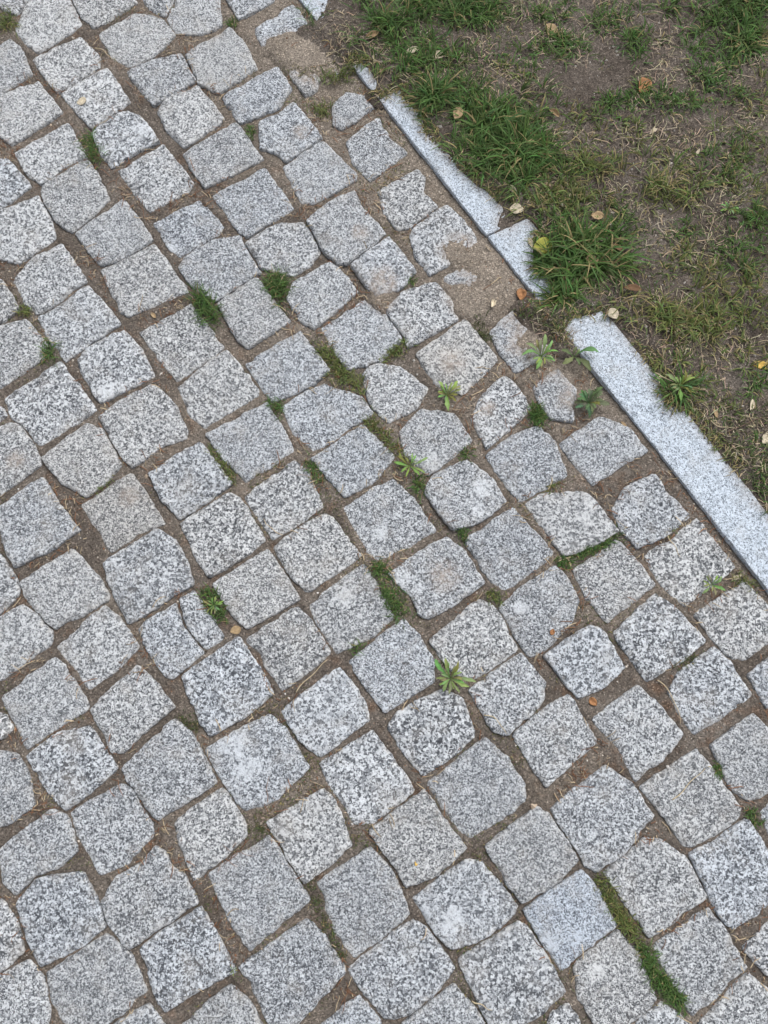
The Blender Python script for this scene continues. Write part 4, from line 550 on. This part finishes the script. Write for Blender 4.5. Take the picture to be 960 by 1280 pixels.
def straw_set(x, y, L, W, colr, seg=4):
    n = len(x); z = ground_z(x, y); head = rng.uniform(0, 2*np.pi, n)
    k = rng.normal(0, .17, n)
    hd = head[:, None]+k[:, None]*np.arange(seg)[None]+rng.normal(0, .12, (n, seg))
    st = (L/seg)[:, None]
    px = np.c_[np.zeros(n), np.cumsum(np.cos(hd)*st, 1)]+x[:, None]; py = np.c_[np.zeros(n), np.cumsum(np.sin(hd)*st, 1)]+y[:, None]
    zz = ground_z(px.ravel(), py.ravel()).reshape(px.shape)
    pz = np.maximum(zz.mean(1, keepdims=True), zz*.6+zz.mean(1, keepdims=True)*.4)+rng.uniform(.001, .004, (n, 1))+np.sin(np.linspace(0, np.pi, seg+1))[None]*rng.uniform(0, .004, (n, 1))
    nx, ny = -np.sin(np.c_[hd, hd[:, -1]]), np.cos(np.c_[hd, hd[:, -1]])
    hw = (W/2)[:, None]*np.r_[np.ones(seg), .5][None]
    A = np.stack([px-nx*hw, py-ny*hw, pz], 2); B = np.stack([px+nx*hw, py+ny*hw, pz], 2)
    M_ = np.stack([px, py, pz+hw*.9], 2)                 # a ridge makes the straw round-backed
    V = np.stack([A, M_, B], 2).reshape(-1, 3)
    base = (np.arange(n)*(seg+1)*3)[:, None]+np.arange(seg)[None]*3
    Q = np.concatenate([np.stack([base, base+1, base+4, base+3], 2).reshape(-1, 4), np.stack([base+1, base+2, base+5, base+4], 2).reshape(-1, 4)])
    return V, Q, np.repeat(colr, (seg+1)*3, 0)
def scol(n): return np.array((.46, .38, .26))[None]*rng.uniform(.3, 1.25, (n, 1))*(1+rng.normal(0, .06, (n, 3)))
n = 60000
px = rng.uniform(-.3, 1.5, n); py = rng.uniform(-.6, 1.7, n)
ok = (lawn_d(px, py) > .0) & (vnoise(px, py, 14, 15)*.7+vnoise(px, py, 45, 16)*.5+.10*(py < .42)+.12*(lawn_d(px, py) < .06) > .66); px, py = px[ok], py[ok]; n = len(px)
V, Q, C = straw_set(px, py, rng.gamma(2.4, .0058, n), rng.uniform(.0006, .0016, n), scol(n))
tag(link('dry_grass', quads_mesh('dry_grass', V, Q, color=C), M_STRAW), 'dead straw coloured grass litter strewn over the lawn', 'straw', kind='stuff')
n = 42000
px = rng.uniform(-.95, .95, n); py = rng.uniform(-1.1, 1.25, n)
ok = ~mask[np.clip(((px-xs[0])/G+.5).astype(int), 0, ni-1), np.clip(((py-ys[0])/G+.5).astype(int), 0, nj-1)] & (((px-a0.x)*kn.x+(py-a0.y)*kn.y) < -.004) & (vnoise(px, py, 11, 25)+vnoise(px, py, 40, 26)*.5 > .80)
px, py = px[ok], py[ok]; n = len(px)
cj = np.where(rng.random((n, 1)) < .6, np.array((.20, .10, .055))[None], np.array((.44, .35, .23))[None])*rng.uniform(.5, 1.3, (n, 1))
V, Q, C = straw_set(px, py, rng.gamma(2.2, .0052, n), rng.uniform(.0007, .0017, n), cj)
tag(link('joint_litter', quads_mesh('joint_litter', V, Q, color=C), M_STRAW), 'brown husks and straw bits lying in the joints', 'litter', kind='stuff')

def grit(n, xr, yr, test, size, cols, name, label):
    px = rng.uniform(*xr, n); py = rng.uniform(*yr, n); ok = test(px, py); px, py = px[ok], py[ok]; n = len(px)
    z = ground_z(px, py); s = rng.gamma(4, size/4, n)
    O = np.array([(1, 0, 0), (0, 1, 0), (-1, 0, 0), (0, -1, 0), (0, 0, 1), (0, 0, -1), (.7, .7, .5), (-.7, .6, .4)])[:6]
    V = O[None]*s[:, None, None]*rng.uniform(.5, 1.3, (n, 6, 1)); a = rng.uniform(0, 6.28, n)
    ca, sa = np.cos(a)[:, None], np.sin(a)[:, None]
    V = np.stack([V[..., 0]*ca-V[..., 1]*sa, V[..., 0]*sa+V[..., 1]*ca, V[..., 2]*.8], 2)+np.stack([px, py, z], 1)[:, None]
    T = np.array([(0, 1, 4), (1, 2, 4), (2, 3, 4), (3, 0, 4), (1, 0, 5), (2, 1, 5), (3, 2, 5), (0, 3, 5)])
    F = (np.arange(n)*6)[:, None, None]+T[None]
    ci = np.array(cols)[rng.integers(0, len(cols), n)]*rng.uniform(.6, 1.4, (n, 1))
    tag(link(name, quads_mesh(name, V.reshape(-1, 3), F.reshape(-1, 3), smooth=False, color=np.repeat(ci, 6, 0)), M_GRIT), label, 'gravel', kind='stuff')
def dusty(px, py): return rng.random(len(px)) < (sand_at(px, py)-.12)*.9
def pv(px, py): return (~in_stone(px, py) | dusty(px, py)) & (((px-a0.x)*kn.x+(py-a0.y)*kn.y) < -.002) & (vnoise(px, py, 13, 33) > .30)
grit(52000, (-.95, .95), (-1.1, 1.3), pv, .0011, [(.16, .12, .09), (.30, .25, .19), (.45, .40, .34), (.20, .10, .055), (.10, .08, .06)], 'grit', 'fine grit and sand grains lying in the joints')
grit(2600, (-.95, .95), (-1.1, 1.3), lambda a, b: pv(a, b) & (vnoise(a, b, 20, 34) > .55), .0022, [(.55, .52, .47), (.62, .60, .57), (.35, .28, .21)], 'gravel', 'small pale pebbles in the joints')
grit(30000, (-.2, 1.2), (-.4, 1.5), lambda a, b: (lawn_d(a, b) > .002) | ((lawn_d(a, b) > -.022) & (rng.random(len(a)) < .8+lawn_d(a, b)*40)), .0015, [(.12, .095, .075), (.20, .17, .14), (.42, .39, .35), (.08, .065, .05)], 'soil_crumbs', 'soil crumbs and pale stones on the bare lawn')

# ------------------------------------------------------------------ weeds: a thing with one mesh per leaf
def leaf_mesh(L, W, kind, rise, seed, colr):
    r = random.Random(seed); ns = 10 if kind != 'lobed' else 18; V = []; C = []; F = []
    bend = r.uniform(-1.0, 1.0); jag = [(r.uniform(.62, 1.2), r.uniform(.62, 1.2)) for _ in range(ns+1)]
    for i in range(ns+1):
        t = i/ns; jl, jr = jag[i]
        w = W*(.20+.80*math.sin(math.pi*min(1, max(0, t-.10)/.90)**1.9)) if t < .985 else W*.12
        if kind == 'lobed' and .12 < t < .95: w *= (1.25 if i % 2 else .40)
        x = t*L; yc = bend*L*.3*t*t
        z = rise*math.sin(t*math.pi*.62)*L-(.16*L*t*t)
        for s in (-1, -.5, 0, .5, 1):
            V.append((x-(abs(s)*w*.35 if kind == 'lobed' and i % 2 == 0 else 0), yc+s*w/2*(jl if s < 0 else jr), z+abs(s)*w*.12+r.gauss(0, .0002)))
            m = 1.12 if s == 0 else 1.0
            C.append(tuple(c*m*(.8+.35*t) for c in colr))
    for i in range(ns):
        for k in range(4): a = i*5+k; F.append((a, a+1, a+6, a+5))
    return mesh('leaf', V, F, color=np.array(C))
WC = {'broad': (.220, .310, .110), 'sparse': (.150, .205, .090), 'lobed': (.115, .165, .085), 'fine': (.095, .155, .050)}
for wi, (x, y, r, n, kind, lab) in enumerate(WEEDS):
    z = max(float(ground_z(x, y)[0]), .001); r = r*(.92 if wi % 3 else .82)
    e = bpy.data.objects.new('weed_rosette' if kind != 'fine' else 'moss_cushion', None); col.objects.link(e); e.location = (x, y, z); e.empty_display_size = .02
    tag(e, lab, 'weed' if kind != 'fine' else 'moss', 'weeds in the pavement')
    rr = random.Random(50+wi); n = int(n*(1.6 if kind in ('broad', 'lobed') else 1.3)); n += (n % 7 == 0)
    for k in range(n):
        f_ = (1.12-.42*k/n)*rr.uniform(.6, 1.1); Lf = r*f_
        if kind == 'fine': Wd = .0022
        elif kind == 'lobed': Wd = Lf*.36
        elif kind == 'sparse': Wd = Lf*.34
        else: Wd = Lf*rr.uniform(.15, .24)
        cc = tuple(c*rr.uniform(.75, 1.3) for c in WC[kind])
        if kind in ('broad', 'lobed') and rr.random() < .10: cc = (.20, .20, .06)
        o = link('leaf', leaf_mesh(Lf, Wd, kind, rr.uniform(.28, .55) if kind != 'fine' else rr.uniform(.3, 1.4), wi*100+k, cc), M_WEED, e)
        o.rotation_euler = (rr.gauss(0, .18), -(.06+.30*(k/n))*rr.uniform(.5, 1.3), (k*7 % n)/n*6.2832+(k % 2)*.2+rr.gauss(0, .14)); o.location = (0, 0, .001+.0007*(k % 5))

# ------------------------------------------------------------------ dead leaves, each a thing
LC = [(.42, .30, .17), (.5, .4, .2), (.62, .54, .40), (.40, .20, .09), (.36, .36, .07), (.17, .095, .05), (.60, .40, .10)]
for li, (x, y, r, ci, kind, lab) in enumerate(LEAVES):
    rr = random.Random(300+li); V = []; C = []; F = []; ns, nw = 12, 6
    asp = {'round': .80, 'narrow': .42, 'curl': .62, 'crumple': .85}[kind]; L = 2*r
    cup = {'round': .25, 'narrow': .5, 'curl': 1.5, 'crumple': .7}[kind]; cr = {'crumple': .0040, 'curl': .0015}.get(kind, .0009)
    for i in range(ns+1):
        t = i/ns; w = L*asp*(math.sin(math.pi*min(.985, max(.03, t))**.85)**.75)
        if t < .08: w = L*.05
        for k in range(nw+1):
            s = k/nw*2-1; a = s*cup
            yy = w/2*(math.sin(a)/cup if cup > .6 else s); zz_ = w/2*(1-math.cos(a))/max(cup, .4)*1.2
            zz_ += noise.noise(Vector((t*5, s*4, li*7.3)))*cr+.12*L*(t-.5)**2
            V.append(((t-.5)*L, yy+.03*L*math.sin(t*5+li), zz_+.0015))
            q = rr.uniform(.85, 1.12)*(1.2 if k == nw//2 else 1)*(1-.3*max(0, noise.noise(Vector((t*6, s*5, li*3.1)))))
            C.append(tuple(c*q for c in LC[ci]))
    for i in range(ns):
        for k in range(nw): a = i*(nw+1)+k; F.append((a, a+1, a+nw+2, a+nw+1))
    o = link('dead_leaf' if 'petal' not in lab else 'petal', mesh('dead_leaf', V, F, color=np.array(C)), M_LEAF)
    zg = float(ground_z(x, y)[0]); up = .010 if 'tussock' in lab or 'grass' in lab else 0
    o.location = (x, y, zg+up+.001); o.rotation_euler = (rr.gauss(0, .2), rr.gauss(0, .2), rr.uniform(0, 6.28))
    sm = o.modifiers.new('thickness', 'SOLIDIFY'); sm.thickness = .0004
    tag(o, lab, 'leaf' if 'petal' not in lab else 'petal', 'fallen leaves')

# ------------------------------------------------------------------ single long straws
for si, (a, b, k, lab) in enumerate(STRAWS):
    a, b = np.array(a), np.array(b); m = (a+b)/2; d = b-a; nrm = np.array((-d[1], d[0]))/np.hypot(*d)
    V = []; F = []; ns = 14; rad = .0011 if 'twig' not in lab else .0016
    z0 = ground_z(*(a[None]+d[None]*np.linspace(0, 1, 9)[:, None]).T).max()+.002
    for i in range(ns+1):
        t = i/ns; c = a+d*t+nrm*k*4*t*(1-t)+nrm*.0015*math.sin(t*9+si)-m; rr_ = rad*(1-.55*t)
        for j in range(6):
            an = j*math.pi/3; pt = c+nrm*math.cos(an)*rr_; V.append((pt[0], pt[1], z0+math.sin(an)*rr_+.002*math.sin(t*math.pi)))
    for i in range(ns):
        for j in range(6): j2 = (j+1) % 6; F.append((i*6+j, i*6+j2, i*6+6+j2, i*6+6+j))
    F += [tuple(range(5, -1, -1)), tuple(range(ns*6, ns*6+6))]
    cc = (.13, .09, .065) if ('twig' in lab or 'dark' in lab) else (.50, .41, .27)
    o = link('straw' if 'twig' not in lab else 'twig', mesh('straw', V, F, color=np.tile(cc, (len(V), 1))), M_STRAW); o.location = (m[0], m[1], 0)
    tag(o, lab, 'straw' if 'twig' not in lab else 'twig', 'loose straws')
print('setts', NSURV, len(outl))
